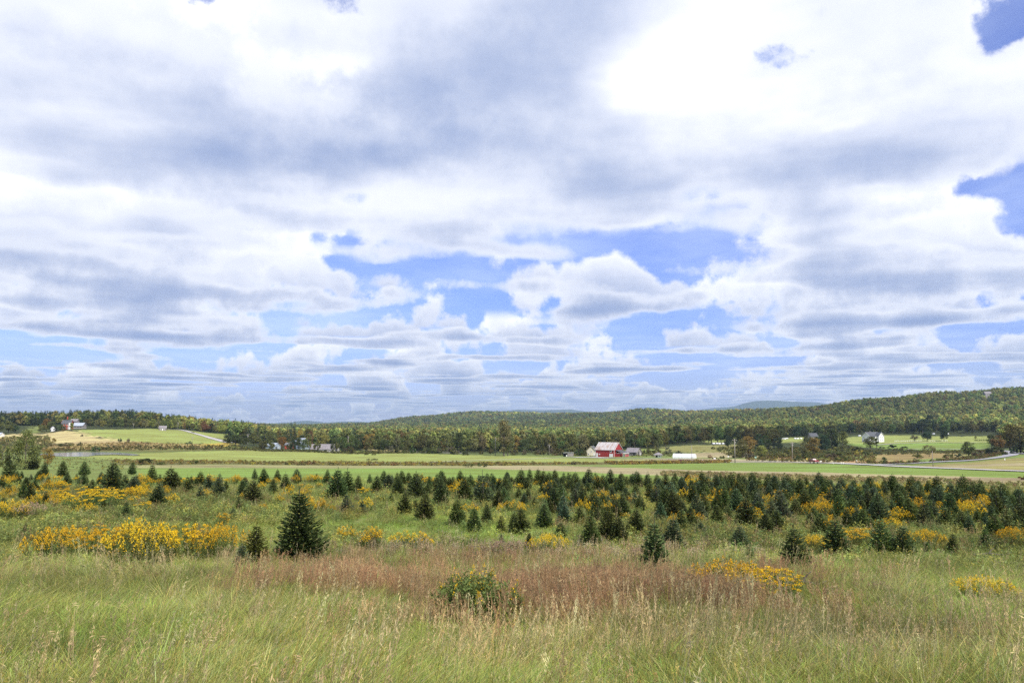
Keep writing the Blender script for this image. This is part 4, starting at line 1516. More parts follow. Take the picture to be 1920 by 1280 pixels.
# ---- goldenrod and other flowering clumps
GOLD = (1.0, 1.0, 1.0)
GR = [weed_clump(f'goldenrod_{i}', M_LEAF_O, 400 + i, st, (.6, 1.0), sp, .090, 34, .24, GOLD, 30, .030, fl, lean=.02, frac=.8) for i, (st, sp, fl) in enumerate([(44, .40, False), (36, .34, False), (56, .50, False), (30, .30, True)])]
GR_BIG = [weed_clump(f'goldenrod_mound_{i}', M_LEAF_O, 420 + i, 120, (.7, 1.0), .72, .085, 40, .24, GOLD, 34, .026, i == 1, lean=.02, frac=.85) for i in range(3)]
GR_BIG.append(weed_clump('goldenrod_bush', M_LEAF_O, 425, 150, (.6, 1.0), .72, .12, 85, .24, GOLD, 24, .026, False, lean=.02, frac=.28))
# pixel column, top row, foot row, width in pixels, mesh, label
GR_HAND = [
    (262, 968, 1062, 105, 'b0', 'tallest bright yellow goldenrod clump, in front of the weedy slope'),
    (190, 978, 1054, 88, 'b1', 'broad yellow goldenrod clump joined to the tallest clump on its pond side'),
    (110, 983, 1052, 98, 'b2', 'duller yellow goldenrod clump at the pond side end of the golden row'),
    (350, 974, 1054, 84, 'b1', 'yellow goldenrod clump between the tallest clump and the leaning fir'),
    (410, 976, 1054, 78, 'b0', 'yellow goldenrod clump right beside the yellowish leaning fir'),
    (178, 908, 957, 92, 'b1', 'flat topped goldenrod hedge with dark green stems below'),
    (895, 1056, 1174, 124, 'b3', 'big green goldenrod bush with sparse yellow tops in russet grass'),
    (1370, 1044, 1126, 118, 'b2', 'golden brown goldenrod mound in tall straw grass, barn side half'),
    (1440, 1054, 1134, 112, 'b1', 'golden brown goldenrod mound in tall straw grass, road side half'),
    (1850, 1078, 1128, 85, 'b2', 'lone golden brown goldenrod mound in open short grass'),
    (1028, 998, 1038, 58, 'b0', 'bright goldenrod clump beside a very dark small fir'),
    (700, 985, 1030, 70, 1, 'yellow goldenrod clump behind beige seed spikes beside the largest fir'),
    (770, 990, 1030, 75, 2, 'yellow goldenrod clump with trailing tops above beige seed spikes'),
    (650, 985, 1020, 50, 1, 'small goldenrod clump touching the flank of the largest fir'),
    (880, 885 + 55, 965, 40, 0, 'goldenrod clump at the foot of thin sparse fir'),
    (960, 935, 960, 50, 2, 'wide low goldenrod clump between firs below the barn'),
    (1530, 1000, 1035, 60, 'b0', 'yellow goldenrod clump just behind the large dark fir'),
    (1605, 985, 1025, 75, 'b1', 'yellow goldenrod clump between two tall narrow firs near open grass'),
    (1672, 965, 1000, 50, 2, 'bright yellow goldenrod clump above the shoulder of a tall fir'),
    (1735, 990, 1025, 60, 'b0', 'yellow goldenrod clump behind a small round fir at the grass edge'),
    (1910, 985, 1025, 60, 'b2', 'brownish goldenrod clump at the outer end of the fir rows'),
    (1430, 1040, 1058, 26, 3, 'tiny bright yellow goldenrod tuft beside a small upright fir'),
    (15, 935, 975, 60, 'b0', 'goldenrod clump beside brown faded flower heads at the pond side'),
    (1415, 950, 985, 40, 1, 'bright goldenrod clump in the middle of crowded firs'),
]


def goldenrod():
    rs = np.random.RandomState(12)

    def put(p, h, w, k, label, tone=None):
        leaf, fl = GR_BIG[int(k[1])] if isinstance(k, str) else GR[k]
        sp = .80 if isinstance(k, str) else (.45, .40, .52, .36)[k] + .12
        sx = max(w / (2 * sp), h * 0.45)
        col = tone if tone is not None else np.array((.130, .165, .045)) * rs.uniform(.8, 1.2)
        o = plant('goldenrod_clump', (leaf, fl), ('foliage', 'flowers'), (p[0], p[1], p[2]), (sx, sx, h), rs.uniform(0, 6.28), col)
        finish(o, label, 'goldenrod')
    for (px, top, foot, wpx, k, lab) in GR_HAND:
        p = hit(px, foot)
        h = max(z_at_row(top, p[1]) - p[2], .4)
        put(p, h, wpx / F * p[1], k, lab)
    zones = [   # corner pixels, count, height range, label
        ([(-60, 905), (480, 905), (480, 985), (300, 985), (-60, 1000)], 92, (.8, 1.35), 'among weeds'),
        ([(480, 902), (740, 905), (740, 960), (480, 985)], 32, (.7, 1.2), 'among firs'),
        ([(740, 905), (1240, 908), (1240, 975), (1000, 985), (850, 940)], 58, (.7, 1.25), 'between firs'),
        ([(1240, 908), (1600, 916), (1960, 935), (1960, 1010), (1600, 1010), (1260, 1000)], 92, (.8, 1.4), 'amid crowded firs'),
    ]
    for zone, cnt, (h0, h1), lab in zones:
        poly = [hit(a, b)[:2] for a, b in zone]
        P = np.array(poly)
        got = 0
        cl = rs.uniform(P.min(0), P.max(0), (cnt // 3 + 2, 2))
        for _ in range(20000):
            if got >= cnt:
                break
            if rs.uniform() < .65:
                q = cl[rs.randint(len(cl))] + rs.normal(0, 1.6, 2)
            else:
                q = rs.uniform(P.min(0), P.max(0))
            if not inside(poly, np.array([q[0]]), np.array([q[1]]))[0]:
                continue
            if any((q[0] - a) ** 2 + (q[1] - b) ** 2 < (.16 * hh + .2) ** 2 for a, b, hh in fir_xy):
                continue
            h = rs.uniform(h0, h1)
            p3 = np.array([q[0], q[1], float(ground(q[0], q[1]))])
            k = int(rs.randint(0, 4))
            wd = h * rs.uniform(.9, 1.5)
            row = 'back' if math.hypot(q[0], q[1]) > 84 else ('middle' if math.hypot(q[0], q[1]) > 60 else 'front')
            sz = 'low' if h < .85 else ('tall' if h > 1.05 else 'knee-high')
            fm = ('plumed', 'loose', 'broad', 'flat topped')[k]
            put(p3, h, wd, k, f'{sz} {fm} goldenrod clump {lab}, {row} rows below {toward(p3)}')
            got += 1
    # faded brown flower heads
    for (px, top, foot, wpx, lab) in [(55, 938, 975, 50, 'faded pinkish brown flower clump beside a dark fir'), (960, 1012, 1042, 90, 'dome of faded brown flower stalks beside the bright goldenrod clump'), (1200, 1020, 1062, 45, 'dark weed clump with beige spikes at the edge of russet grass'), (1650, 1085, 1120, 35, 'stiff brown weed stalks standing in the open short grass')]:
        p = hit(px, foot)
        h = max(z_at_row(top, p[1]) - p[2], .4)
        o = plant('faded_weed', (FADED[0], FADED[1]), ('foliage', 'seed_heads'), (p[0], p[1], p[2]), (wpx / F * p[1] / 1.1, wpx / F * p[1] / 1.1, h), rs.uniform(0, 6), (.16, .15, .06))
        finish(o, lab, 'weed')


_mf = M_FLOWER
M_FLOWER = leaf_mat('faded_bloom', (0.36, 0.235, 0.165), trans=0.2, var=0.3, hue=0.01)
FADED = weed_clump('faded_weed', M_LEAF_O, 440, 50, (.7, 1.0), .45, .08, 18, .3, GOLD, 26, .030, False, lean=.02)
M_FLOWER = _mf
goldenrod()


# ------------------------------------------------------------------ grown trees and shrubs
TREES = {}
for kind, seeds, nl, sz, nlobe in (('round', 3, 2200, .052, 34), ('oval', 3, 1500, .048, 28), ('tall', 2, 1500, .042, 30), ('poplar', 1, 1600, .036, 34), ('spread', 2, 1600, .055, 28), ('lollipop', 1, 3600, .050, 54)):
    TREES[kind] = [tree_mesh(f'{kind}_{i}', kind, M_LEAF_O, 500 + 17 * i + len(kind), nl, sz, lobes=nlobe) for i in range(seeds)]
PROFILES['bushy'] = (0.02, [(0.0, .26), (0.2, .40), (0.45, .42), (0.7, .34), (0.9, .18), (1.0, .04)])
TREES['bushy'] = [tree_mesh('bushy_0', 'bushy', M_LEAF_O, 555, 3600, .040, lobes=46)]
TREES['shrub'] = [tree_mesh(f'shrub_{i}', 'shrub', M_LEAF_O, 560 + i, 900, .11, lobes=18) for i in range(3)]
TREES['spruce'] = [conifer_mesh(f'spruce_{i}', M_LEAF_O, 580 + i, .20 + .04 * i) for i in range(2)]
TREES['pine'] = [conifer_mesh(f'pine_{i}', M_LEAF_O, 590 + i, .30, 12, 9, .55, .075) for i in range(2)]
LEAF = {
    'deep': (.080, .105, .036), 'olive': (.145, .148, .046), 'green': (.120, .155, .044), 'lime': (.270, .270, .065),
    'gold': (.320, .245, .060), 'rust': (.210, .125, .050), 'dark': (.046, .070, .036), 'grey': (.175, .155, .090), 'pale': (.225, .225, .095),
}
TONE = {'deep': 'deep green', 'olive': 'olive green', 'green': 'mid green', 'lime': 'yellow green', 'gold': 'golden yellow', 'rust': 'rusty red brown', 'dark': 'blackish green', 'grey': 'grey brown', 'pale': 'pale green'}
FORM = {'bushy': 'bushy tree', 'round': 'round crowned tree', 'oval': 'oval crowned tree', 'tall': 'tall narrow tree', 'poplar': 'slender poplar', 'spread': 'wide spreading tree', 'lollipop': 'neat egg shaped lawn tree', 'shrub': 'bushy shrub', 'spruce': 'pointed spruce', 'pine': 'ragged pine'}
NAMES = {'spruce': 'spruce_tree', 'pine': 'pine_tree', 'poplar': 'poplar_tree', 'shrub': 'shrub'}
TW = {'bushy': .84, 'round': .84, 'oval': .62, 'tall': .46, 'poplar': .34, 'spread': 1.04, 'lollipop': .88, 'shrub': 1.16, 'spruce': .44, 'pine': .6}
trs = np.random.RandomState(77)


def tree(px, Y, h, w, kind, tone, where, label=None, x=None):
    """tree of real height h and width w (m) on the ground at a depth"""
    if x is None:
        x = (px - 960) / F * Y
    z = float(ground(x, Y))
    ms = TREES[kind][trs.randint(len(TREES[kind]))]
    col = np.array(LEAF[tone]) * trs.uniform(.85, 1.18) * np.array([trs.uniform(.92, 1.08), 1, 1])
    sx = (w or h * TW[kind]) / TW[kind]
    o = plant(NAMES.get(kind, 'broadleaf_tree'), ms, ('crown', 'trunk'), (x, Y, z - 0.1), (sx, sx, h), trs.uniform(0, 6.28), col)
    size = ''
    finish(o, label or f'{TONE[tone]} {FORM[kind]} {where}', 'shrub' if kind == 'shrub' else 'tree')
    return o


def tree_px(px, top, foot, wpx, kind, tone, where, label=None, Y=None):
    """the same from its top and foot rows in the photograph"""
    if Y is None:
        Y = hit(px, foot)[1]
    z = float(ground((px - 960) / F * Y, Y))
    tree(px, Y, max(z_at_row(top, Y) - z, .6), wpx / F * Y, kind, tone, where, label)


# handpicked trees: column, top row, foot row, width, kind, tone, words (depth where the foot is hidden)
for a in [
    (57, 803, 880, 52, 'bushy', 'olive', '', 'big olive green bushy tree rising above the firs beside the pond'),
    (98, 838, 874, 26, 'oval', 'gold', '', 'thin brownish yellow tree between the bushy tree and the pond'),
    (14, 828, 874, 34, 'shrub', 'olive', 'at the pond side edge of the firs'),
    (34, 838, 878, 30, 'shrub', 'deep', 'at the foot of the big bushy tree'),
    (5, 790, 818, 20, 'oval', 'olive', 'beside the low white roof', None, 780),
    (22, 789, 818, 26, 'round', 'olive', 'beside the low white roof', None, 770),
    (34, 796, 818, 18, 'oval', 'deep', 'beside the low white roof', None, 775),
    (92, 783, 808, 20, 'oval', 'gold', '', 'golden oval tree just left of the red hilltop house', 770),
    (84, 795, 812, 18, 'round', 'olive', 'below the golden hilltop tree', None, 750),
    (101, 788, 808, 18, 'round', 'olive', 'below the golden hilltop tree', None, 765),
    (110, 795, 812, 14, 'spruce', 'dark', 'in front of the red hilltop house', None, 738),
    (120, 795, 811, 15, 'round', 'deep', 'in front of the red hilltop house', None, 738),
    (127, 794, 810, 12, 'spruce', 'deep', 'in front of the red hilltop house', None, 742),
    (139, 792, 808, 9, 'poplar', 'lime', '', 'small golden green columnar tree right of the red hilltop house', 735),
    (108, 820, 833, 10, 'oval', 'gold', '', 'small yellow tree alone on the straw field', None),
    (187, 834, 846, 16, 'shrub', 'deep', '', 'round dark bush on the bank behind the pond'),
    (200, 838, 844, 8, 'shrub', 'olive', 'beside the round bush behind the pond'),
    (130, 829, 836, 32, 'shrub', 'olive', 'on the straw field above the pond'), (156, 828, 835, 12, 'shrub', 'deep', 'on the straw field above the pond'), (174, 832, 836, 7, 'shrub', 'deep', 'on the straw field above the pond'),
    (159, 813, 818, 6, 'shrub', 'grey', '', 'tiny brown bush on the pasture boundary'),
    (230, 820, 828, 8, 'shrub', 'dark', 'at the lower edge of the bright pasture'), (245.5, 820, 829, 8, 'shrub', 'grey', 'at the lower edge of the bright pasture'),
    (208, 831, 836, 6, 'shrub', 'grey', 'in the rusty field below the pasture'), (218, 833, 836, 4, 'shrub', 'grey', 'in the rusty field below the pasture'), (250, 831, 836, 5, 'shrub', 'rust', 'in the rusty field below the pasture'), (265, 830, 836, 6, 'shrub', 'grey', 'in the rusty field below the pasture'), (279, 832, 836, 5, 'shrub', 'grey', 'in the rusty field below the pasture'),
    (362, 826, 832, 8, 'shrub', 'dark', 'beside the pole at the pasture foot'), (354, 829, 832, 9, 'shrub', 'dark', 'beside the pole at the pasture foot'), (396, 832, 836, 6, 'shrub', 'dark', '', 'small dark bush in the yellow weeds below the hill road'),
    (365, 809.5, 812, 8, 'shrub', 'olive', '', 'flat bush beside the hill road'),
    (497, 824, 845, 20, 'round', 'olive', '', 'lone small tree at the hedge line in front of the pale barn'),
    # dark clump and farm trees
    (432, 803, 834, 20, 'oval', 'dark', 'in the dark clump beside the hill road', None, 640), (446, 812, 834, 28, 'round', 'deep', 'in the dark clump beside the hill road', None, 610), (430, 815, 835, 18, 'round', 'deep', 'in the dark clump beside the hill road', None, 612), (460, 813, 835, 22, 'round', 'deep', 'in the dark clump beside the hill road', None, 606),
    (470, 794, 836, 26, 'pine', 'dark', 'behind the pale metal barn', None, 700), (486, 793, 836, 26, 'pine', 'dark', 'behind the pale metal barn', None, 700), (500, 793, 836, 26, 'pine', 'dark', 'behind the pale metal barn', None, 705), (480, 810, 836, 26, 'round', 'olive', 'behind the pale metal barn', None, 650), (510, 805, 836, 22, 'round', 'olive', 'behind the pale metal barn', None, 690),
    (548, 786, 836, 12, 'spruce', 'dark', '', 'tallest dark spruce of the twin spires behind the farmhouse', 700), (555, 786, 836, 11, 'spruce', 'dark', '', 'slimmer dark spruce of the twin spires behind the farmhouse', 705), (541, 797, 836, 16, 'pine', 'dark', 'behind the farmhouse', None, 710), (536, 808, 836, 18, 'round', 'deep', 'behind the farmhouse', None, 705), (527, 803, 836, 14, 'oval', 'lime', '', 'bright yellow green tree between the pines and the twin spires', 740),
    (580, 799, 836, 18, 'round', 'olive', '', 'round rust tinged tree behind the farmhouse gable', 700), (586, 806, 836, 14, 'oval', 'rust', 'behind the farmhouse gable', None, 690), (565, 803, 836, 14, 'oval', 'gold', 'behind the farmhouse gable', None, 760),
    (533, 816, 834, 20, 'round', 'gold', '', 'round golden green tree between the pale barn and the farmhouse', 606), (556, 816, 836, 16, 'round', 'deep', 'in front of the farmhouse', None, 596), (573, 821, 836, 18, 'round', 'deep', 'in front of the farmhouse', None, 592), (582, 812, 834, 14, 'round', 'olive', 'in front of the farmhouse', None, 605), (553, 824, 836, 14, 'shrub', 'dark', 'in front of the farmhouse', None, 590),
    (626, 823, 838, 9, 'oval', 'deep', '', 'small dark tree in front of the long grey shed', 575),
    (657, 836, 846, 22, 'shrub', 'rust', '', 'dark rusty bush at the foot of a power pole'),
    (643, 822, 842, 16, 'oval', 'deep', 'at the end of the long grey shed', None, 600),
    (678, 810, 845, 30, 'round', 'deep', 'at the wood edge along the mown field'), (712, 812, 846, 26, 'round', 'olive', 'at the wood edge along the mown field'), (696, 818, 846, 20, 'oval', 'olive', 'at the wood edge along the mown field'), (746, 825, 848, 18, 'shrub', 'deep', 'at the wood edge along the mown field'), (762, 836, 848, 16, 'shrub', 'olive', 'at the wood edge along the mown field'), (775, 838, 848, 14, 'shrub', 'deep', 'at the wood edge along the mown field'),
    (861, 808, 849, 24, 'tall', 'deep', 'at the wood edge along the mown field'), (838, 812, 849, 22, 'oval', 'olive', 'at the wood edge along the mown field'), (820, 836, 849, 24, 'shrub', 'deep', 'at the wood edge along the mown field'), (803, 838, 849, 18, 'shrub', 'deep', 'at the wood edge along the mown field'), (853, 838, 851, 20, 'shrub', 'olive', 'at the wood edge along the mown field'),
    (945, 784, 853, 32, 'tall', 'pale', '', 'tallest pale green tree standing by a power pole before the wood', 540), (952, 800, 853, 22, 'tall', 'olive', '', 'shorter olive companion of the tallest pale tree', 545),
    (982, 820, 851, 26, 'round', 'deep', 'at the wood edge along the mown field'), (1010, 842, 851.5, 16, 'shrub', 'olive', 'at the wood edge along the mown field'), (1085, 840, 853, 20, 'shrub', 'deep', 'beside the cream house', None, 550), (1070, 836, 853, 22, 'shrub', 'olive', 'beside the cream house', None, 560), (1094, 846, 853, 14, 'shrub', 'olive', 'beside the cream house', None, 545), (1047, 838, 852, 22, 'shrub', 'olive', 'beside the open sided shelter', None, 560),
    (1090, 808, 848, 12, 'spruce', 'dark', '', 'dark spruce beside the white gable in the wood', 640), (1130, 805, 848, 14, 'spruce', 'dark', '', 'dark spruce rising behind the red barn roof', 640),
    (1074, 862.5, 871, 10, 'shrub', 'grey', '', 'lone round grey green bush in the field before the barn'), (1227, 861.5, 869, 6, 'spruce', 'dark', '', 'tiny dark conifer in the weedy ditch before the barn'), (1327, 848, 857, 0, 'shrub', 'grey', 'beside the white tunnel') if False else (1328, 852, 858, 11, 'shrub', 'rust', '', 'low brownish bush right of the white tunnel'), (1350, 853, 859, 13, 'shrub', 'olive', 'right of the white tunnel'), (1336, 856, 860, 12, 'shrub', 'olive', 'right of the white tunnel'),
    (1215, 838, 853, 14, 'shrub', 'olive', 'behind the small grey hut', None, 560), (1228, 835, 853, 18, 'shrub', 'olive', 'behind the small grey hut', None, 565), (1251, 837, 853, 16, 'shrub', 'grey', 'behind the small grey hut', None, 560), (1270, 844, 853, 14, 'shrub', 'deep', 'behind the white tunnel', None, 560), (1205, 843, 853, 14, 'shrub', 'olive', 'behind the grey weathered barn', None, 560), (1304, 845, 849, 8, 'shrub', 'deep', 'on the far edge of the olive field', None, 600), (1317, 845, 849, 6, 'shrub', 'deep', 'on the far edge of the olive field', None, 600),
    # right hand thickets
    (1400, 815, 858, 34, 'oval', 'gold', '', 'yellowing tree beside the tall power pole', 500), (1388, 820, 858, 26, 'oval', 'olive', 'in the thicket beside the tall power pole', None, 495), (1418, 811, 850, 24, 'round', 'dark', '', 'round blackish green evergreen behind the yellowing tree', 560), (1424, 833, 858, 22, 'tall', 'lime', 'in the thicket beside the tall power pole', None, 500), (1378, 838, 858, 22, 'shrub', 'olive', 'in the thicket beside the tall power pole', None, 490), (1400, 845, 859, 22, 'shrub', 'grey', 'in the thicket beside the tall power pole', None, 480), (1420, 848, 858, 20, 'shrub', 'olive', 'in the thicket beside the tall power pole', None, 485),
    (1362, 814, 838, 16, 'round', 'dark', '', 'blackish tree at the corner of the olive field', 650), (1447, 802, 842, 36, 'round', 'olive', 'behind the thicket at the olive field', None, 640), (1455, 818, 842, 22, 'round', 'dark', 'behind the thicket at the olive field', None, 620), (1432, 815, 842, 22, 'round', 'deep', 'behind the thicket at the olive field', None, 630),
    (1448, 848, 858, 22, 'shrub', 'olive', 'on the rough ground before the bright field', None, 500), (1470, 843, 854, 12, 'shrub', 'deep', 'on the rough ground before the bright field', None, 530), (1462, 850, 858, 18, 'shrub', 'olive', 'on the rough ground before the bright field', None, 500),
    (1521, 818, 858, 30, 'tall', 'gold', '', 'thin yellowing tree group behind the red pickup', 470), (1503, 826, 858, 22, 'tall', 'pale', 'behind the red pickup', None, 480), (1490, 853, 863, 20, 'shrub', 'deep', 'beside the pole left of the red pickup', None, 430), (1515, 846, 860, 26, 'shrub', 'olive', 'behind the red pickup', None, 465),
    (1555, 802, 845, 34, 'round', 'deep', 'behind the red pickup', None, 600), (1575, 806, 845, 26, 'oval', 'olive', 'behind the red pickup', None, 590), (1540, 815, 845, 30, 'round', 'dark', 'behind the red pickup', None, 585), (1560, 840, 856, 30, 'shrub', 'olive', 'on the slope right of the red pickup', None, 500), (1578, 838, 852, 28, 'shrub', 'olive', 'on the slope right of the red pickup', None, 530), (1553, 848, 860, 26, 'shrub', 'grey', 'on the slope right of the red pickup', None, 470), (1570, 854, 866.5, 26, 'shrub', 'green', '', 'round green bush right of the red pickup at the roadside', 390), (1584, 855, 866, 16, 'shrub', 'olive', 'right of the red pickup at the roadside', None, 395),
    (1600, 836, 851, 26, 'shrub', 'deep', 'below the white farmhouse', None, 560), (1626, 816, 848, 26, 'oval', 'olive', '', 'olive tree hiding part of the white farmhouse front', 620), (1638, 820, 845, 9, 'poplar', 'deep', 'before the white farmhouse', None, 650), (1605, 842, 856, 22, 'shrub', 'gold', 'below the white farmhouse', None, 520), (1617, 845, 857, 16, 'shrub', 'green', 'below the white farmhouse', None, 500), (1640, 846, 856, 20, 'shrub', 'dark', 'below the white farmhouse', None, 520), (1631, 850, 860, 16, 'shrub', 'olive', 'below the white farmhouse', None, 480),
    (1667, 833, 846, 20, 'shrub', 'dark', 'on the slope below the lawn track', None, 620), (1690, 836, 846, 14, 'shrub', 'dark', 'on the slope below the lawn track', None, 620), (1648, 836, 842, 12, 'shrub', 'dark', 'on the slope below the lawn track', None, 640), (1680, 838, 847, 14, 'shrub', 'olive', 'on the slope below the lawn track', None, 600), (1700, 841, 848, 12, 'shrub', 'olive', 'on the slope below the lawn track', None, 600),
    (1651, 855, 870.5, 11, 'oval', 'deep', '', 'narrow dark bush standing at the gravel road bend', None), (1672, 865, 870.5, 12, 'shrub', 'deep', '', 'low dark bush at the gravel road edge', None),
    (1733, 804, 829, 19, 'lollipop', 'dark', '', 'egg shaped dark lawn tree nearer the white farmhouse', 800), (1764, 799, 829, 17, 'lollipop', 'dark', '', 'taller egg shaped dark lawn tree farther from the white farmhouse', 800), (1709, 816, 829, 18, 'spread', 'grey', '', 'small bare looking grey tree on the lawn by the white fence', 800), (1823, 817, 824, 6, 'round', 'lime', '', 'tiny yellow green tree on the far lawn', 860),
    (1735, 833, 866, 26, 'spread', 'pale', '', 'thin crowned spreading tree on the brown field', 440), (1713, 850, 868, 24, 'shrub', 'olive', 'at the curve of the paved road', None, 400), (1770, 848, 864, 22, 'shrub', 'olive', 'at the curve of the paved road', None, 410), (1790, 850, 863, 20, 'shrub', 'dark', 'at the curve of the paved road', None, 400), (1808, 826, 860, 26, 'oval', 'deep', '', 'tallest olive dark tree at the curve of the paved road', 420), (1826, 842, 860, 24, 'shrub', 'grey', 'at the curve of the paved road', None, 400), (1847, 840, 857, 20, 'shrub', 'dark', 'at the curve of the paved road', None, 410), (1862, 836, 854, 24, 'shrub', 'deep', 'at the curve of the paved road', None, 415), (1804, 855, 864, 18, 'shrub', 'olive', 'at the curve of the paved road', None, 380), (1875, 845, 853, 12, 'shrub', 'deep', 'at the curve of the paved road', None, 390), (1838, 852, 861, 18, 'shrub', 'olive', 'at the curve of the paved road', None, 385),
    (1865, 814, 848, 28, 'round', 'rust', '', 'rust leaved tree above the paved road curve', 500), (1852, 812, 840, 18, 'round', 'deep', 'above the paved road curve', None, 560), (1886, 793, 848, 36, 'tall', 'olive', 'above the paved road curve', None, 480), (1905, 800, 850, 40, 'spruce', 'dark', 'above the paved road curve', None, 400), (1925, 788, 850, 44, 'pine', 'dark', 'above the paved road curve', None, 400), (1893, 835, 846, 14, 'shrub', 'dark', 'above the paved road curve', None, 400), (1945, 795, 850, 44, 'pine', 'deep', 'above the paved road curve', None, 390),
    (1740, 777, 815, 26, 'round', 'dark', '', 'broad blackish tree of the wood edge behind the lawn tree', 1035), (1725, 785, 815, 26, 'round', 'dark', 'at the wood edge behind the lawn', None, 1030),
    (1507, 817, 838, 14, 'round', 'deep', 'in front of the grey roofed house', None, 730), (1516, 818, 838, 14, 'round', 'olive', 'in front of the grey roofed house', None, 735), (1526, 817, 838, 14, 'oval', 'deep', 'in front of the grey roofed house', None, 730), (1534, 812, 838, 16, 'round', 'deep', 'in front of the grey roofed house', None, 735),
    (512, 823, 838, 14, 'round', 'olive', 'in front of the pale metal barn', None, 575), (546, 822, 838, 13, 'round', 'olive', 'hiding the small red shed', None, 590), (564, 818, 838, 13, 'oval', 'deep', 'hiding the farmhouse front', None, 600), (598, 828, 839, 16, 'shrub', 'olive', 'at the near end of the long grey shed', None, 580), (634, 828, 840, 14, 'shrub', 'olive', 'at the far end of the long grey shed', None, 580),
    # bushes on the ditch between the fields
    (542, 865.5, 871, 10, 'shrub', 'deep', 'in the weedy ditch between the mown fields'), (588, 861, 871, 20, 'shrub', 'rust', '', 'rounded rusty bush, biggest in the weedy ditch between the mown fields'), (570, 866, 872, 18, 'shrub', 'olive', 'in the weedy ditch between the mown fields'), (625, 866, 872, 14, 'shrub', 'deep', 'in the weedy ditch between the mown fields'), (365, 862, 869, 8, 'shrub', 'deep', 'in the weedy ditch between the mown fields'), (375, 862, 869.5, 8, 'shrub', 'deep', 'in the weedy ditch between the mown fields'), (280, 858, 870, 28, 'shrub', 'deep', '', 'dark green bush mound at the pond end of the weedy ditch'), (740, 867, 873, 11, 'shrub', 'rust', 'in the weedy ditch between the mown fields'), (910, 868, 875, 9, 'shrub', 'dark', 'in the weedy ditch between the mown fields'), (900, 866, 874, 9, 'shrub', 'green', 'in the weedy ditch between the mown fields'), (880, 868, 875, 26, 'shrub', 'olive', 'in the weedy ditch between the mown fields'), (700, 858.5, 862, 24, 'shrub', 'olive', '', 'flat weedy island in the middle of the mown field'), (310, 864, 871, 20, 'shrub', 'olive', 'in the weedy ditch between the mown fields'), (1910, 893, 899, 30, 'shrub', 'rust', '', 'low brown thicket on the tan strip beside the gravel road'),
]:
    tree_px(*a)

# rows of trees along the wood edges, each a tree of its own: columns, depths, count, heights, kinds, tones, words
ROWS = [
    (165, 335, 845, 900, 22, (8, 13), ('round', 'oval', 'round'), ('olive', 'green', 'lime', 'olive', 'pale'), 'in the row along the top of the bright pasture'),
    (345, 432, 900, 990, 15, (8, 14), ('round', 'oval', 'tall'), ('lime', 'gold', 'olive', 'lime', 'rust'), 'in the sunlit row beyond the hill road'),
    (640, 1100, 615, 660, 34, (10, 16), ('round', 'oval', 'tall', 'round'), ('olive', 'green', 'pale', 'deep', 'olive', 'gold'), 'in the wood across the mown field'),
    (640, 1100, 560, 610, 26, (3, 6), ('shrub', 'round'), ('olive', 'deep', 'grey'), 'along the foot of the wood across the mown field'),
    (1095, 1250, 640, 690, 14, (12, 17), ('round', 'oval', 'tall'), ('olive', 'green', 'deep', 'olive'), 'in the wood behind the red barn'),
    (1235, 1460, 745, 790, 24, (13, 18), ('round', 'oval', 'round'), ('olive', 'deep', 'olive', 'green'), 'in the dark wood behind the olive field'),
    (1550, 1870, 1030, 1060, 30, (13, 18), ('round', 'oval', 'round'), ('deep', 'olive', 'dark', 'olive', 'green'), 'at the wood edge behind the lawn'),
    (1465, 1560, 900, 980, 9, (13, 17), ('round', 'oval'), ('deep', 'olive', 'dark'), 'in the wood beyond the bright field with bales'),
    (430, 640, 740, 800, 14, (9, 14), ('round', 'oval', 'pine'), ('olive', 'lime', 'deep', 'green'), 'in the wood behind the farmhouse'),
]
for (a, b, y0, y1, cnt, (h0, h1), kinds, tones, where) in ROWS:
    for i in range(cnt):
        px = a + (b - a) * (i + trs.uniform(.1, .9)) / cnt
        k = kinds[trs.randint(len(kinds))]
        h = trs.uniform(h0, h1)
        if 'red barn' in where or 'mown field' in where:
            if abs(px - 1081) < 7:
                h = min(h, 11.0)
        tn = tones[trs.randint(len(tones))]
        q = (h - h0) / (h1 - h0)
        yy = trs.uniform(y0, y1)
        wds = ('low ' if q < .33 else 'tall ' if q > .66 else '')
        tree(px, yy, h, h * TW[k] * trs.uniform(.85, 1.2), k, tn, where, f'{wds}{TONE[tn]} {FORM[k]} {where}')
for i, px in enumerate((1822, 1826, 1830, 1834, 1838, 1842, 1847)):
    tree_px(px, 823.3, 826.3, 3.4, 'shrub', 'dark', 'clipped in the row along the pale garden drive')


# ------------------------------------------------------------------ the woods on the hills (one mass)
EDGE_PX = [-700, -60, 60, 120, 170, 335, 345, 432, 440, 520, 640, 660, 1100, 1240, 1250, 1440, 1460, 1555, 1565, 1868, 1880, 2000, 2700]
EDGE_Y = [1000, 960, 960, 960, 905, 905, 960, 960, 760, 800, 760, 655, 660, 690, 790, 790, 985, 985, 1060, 1060, 560, 470, 450]


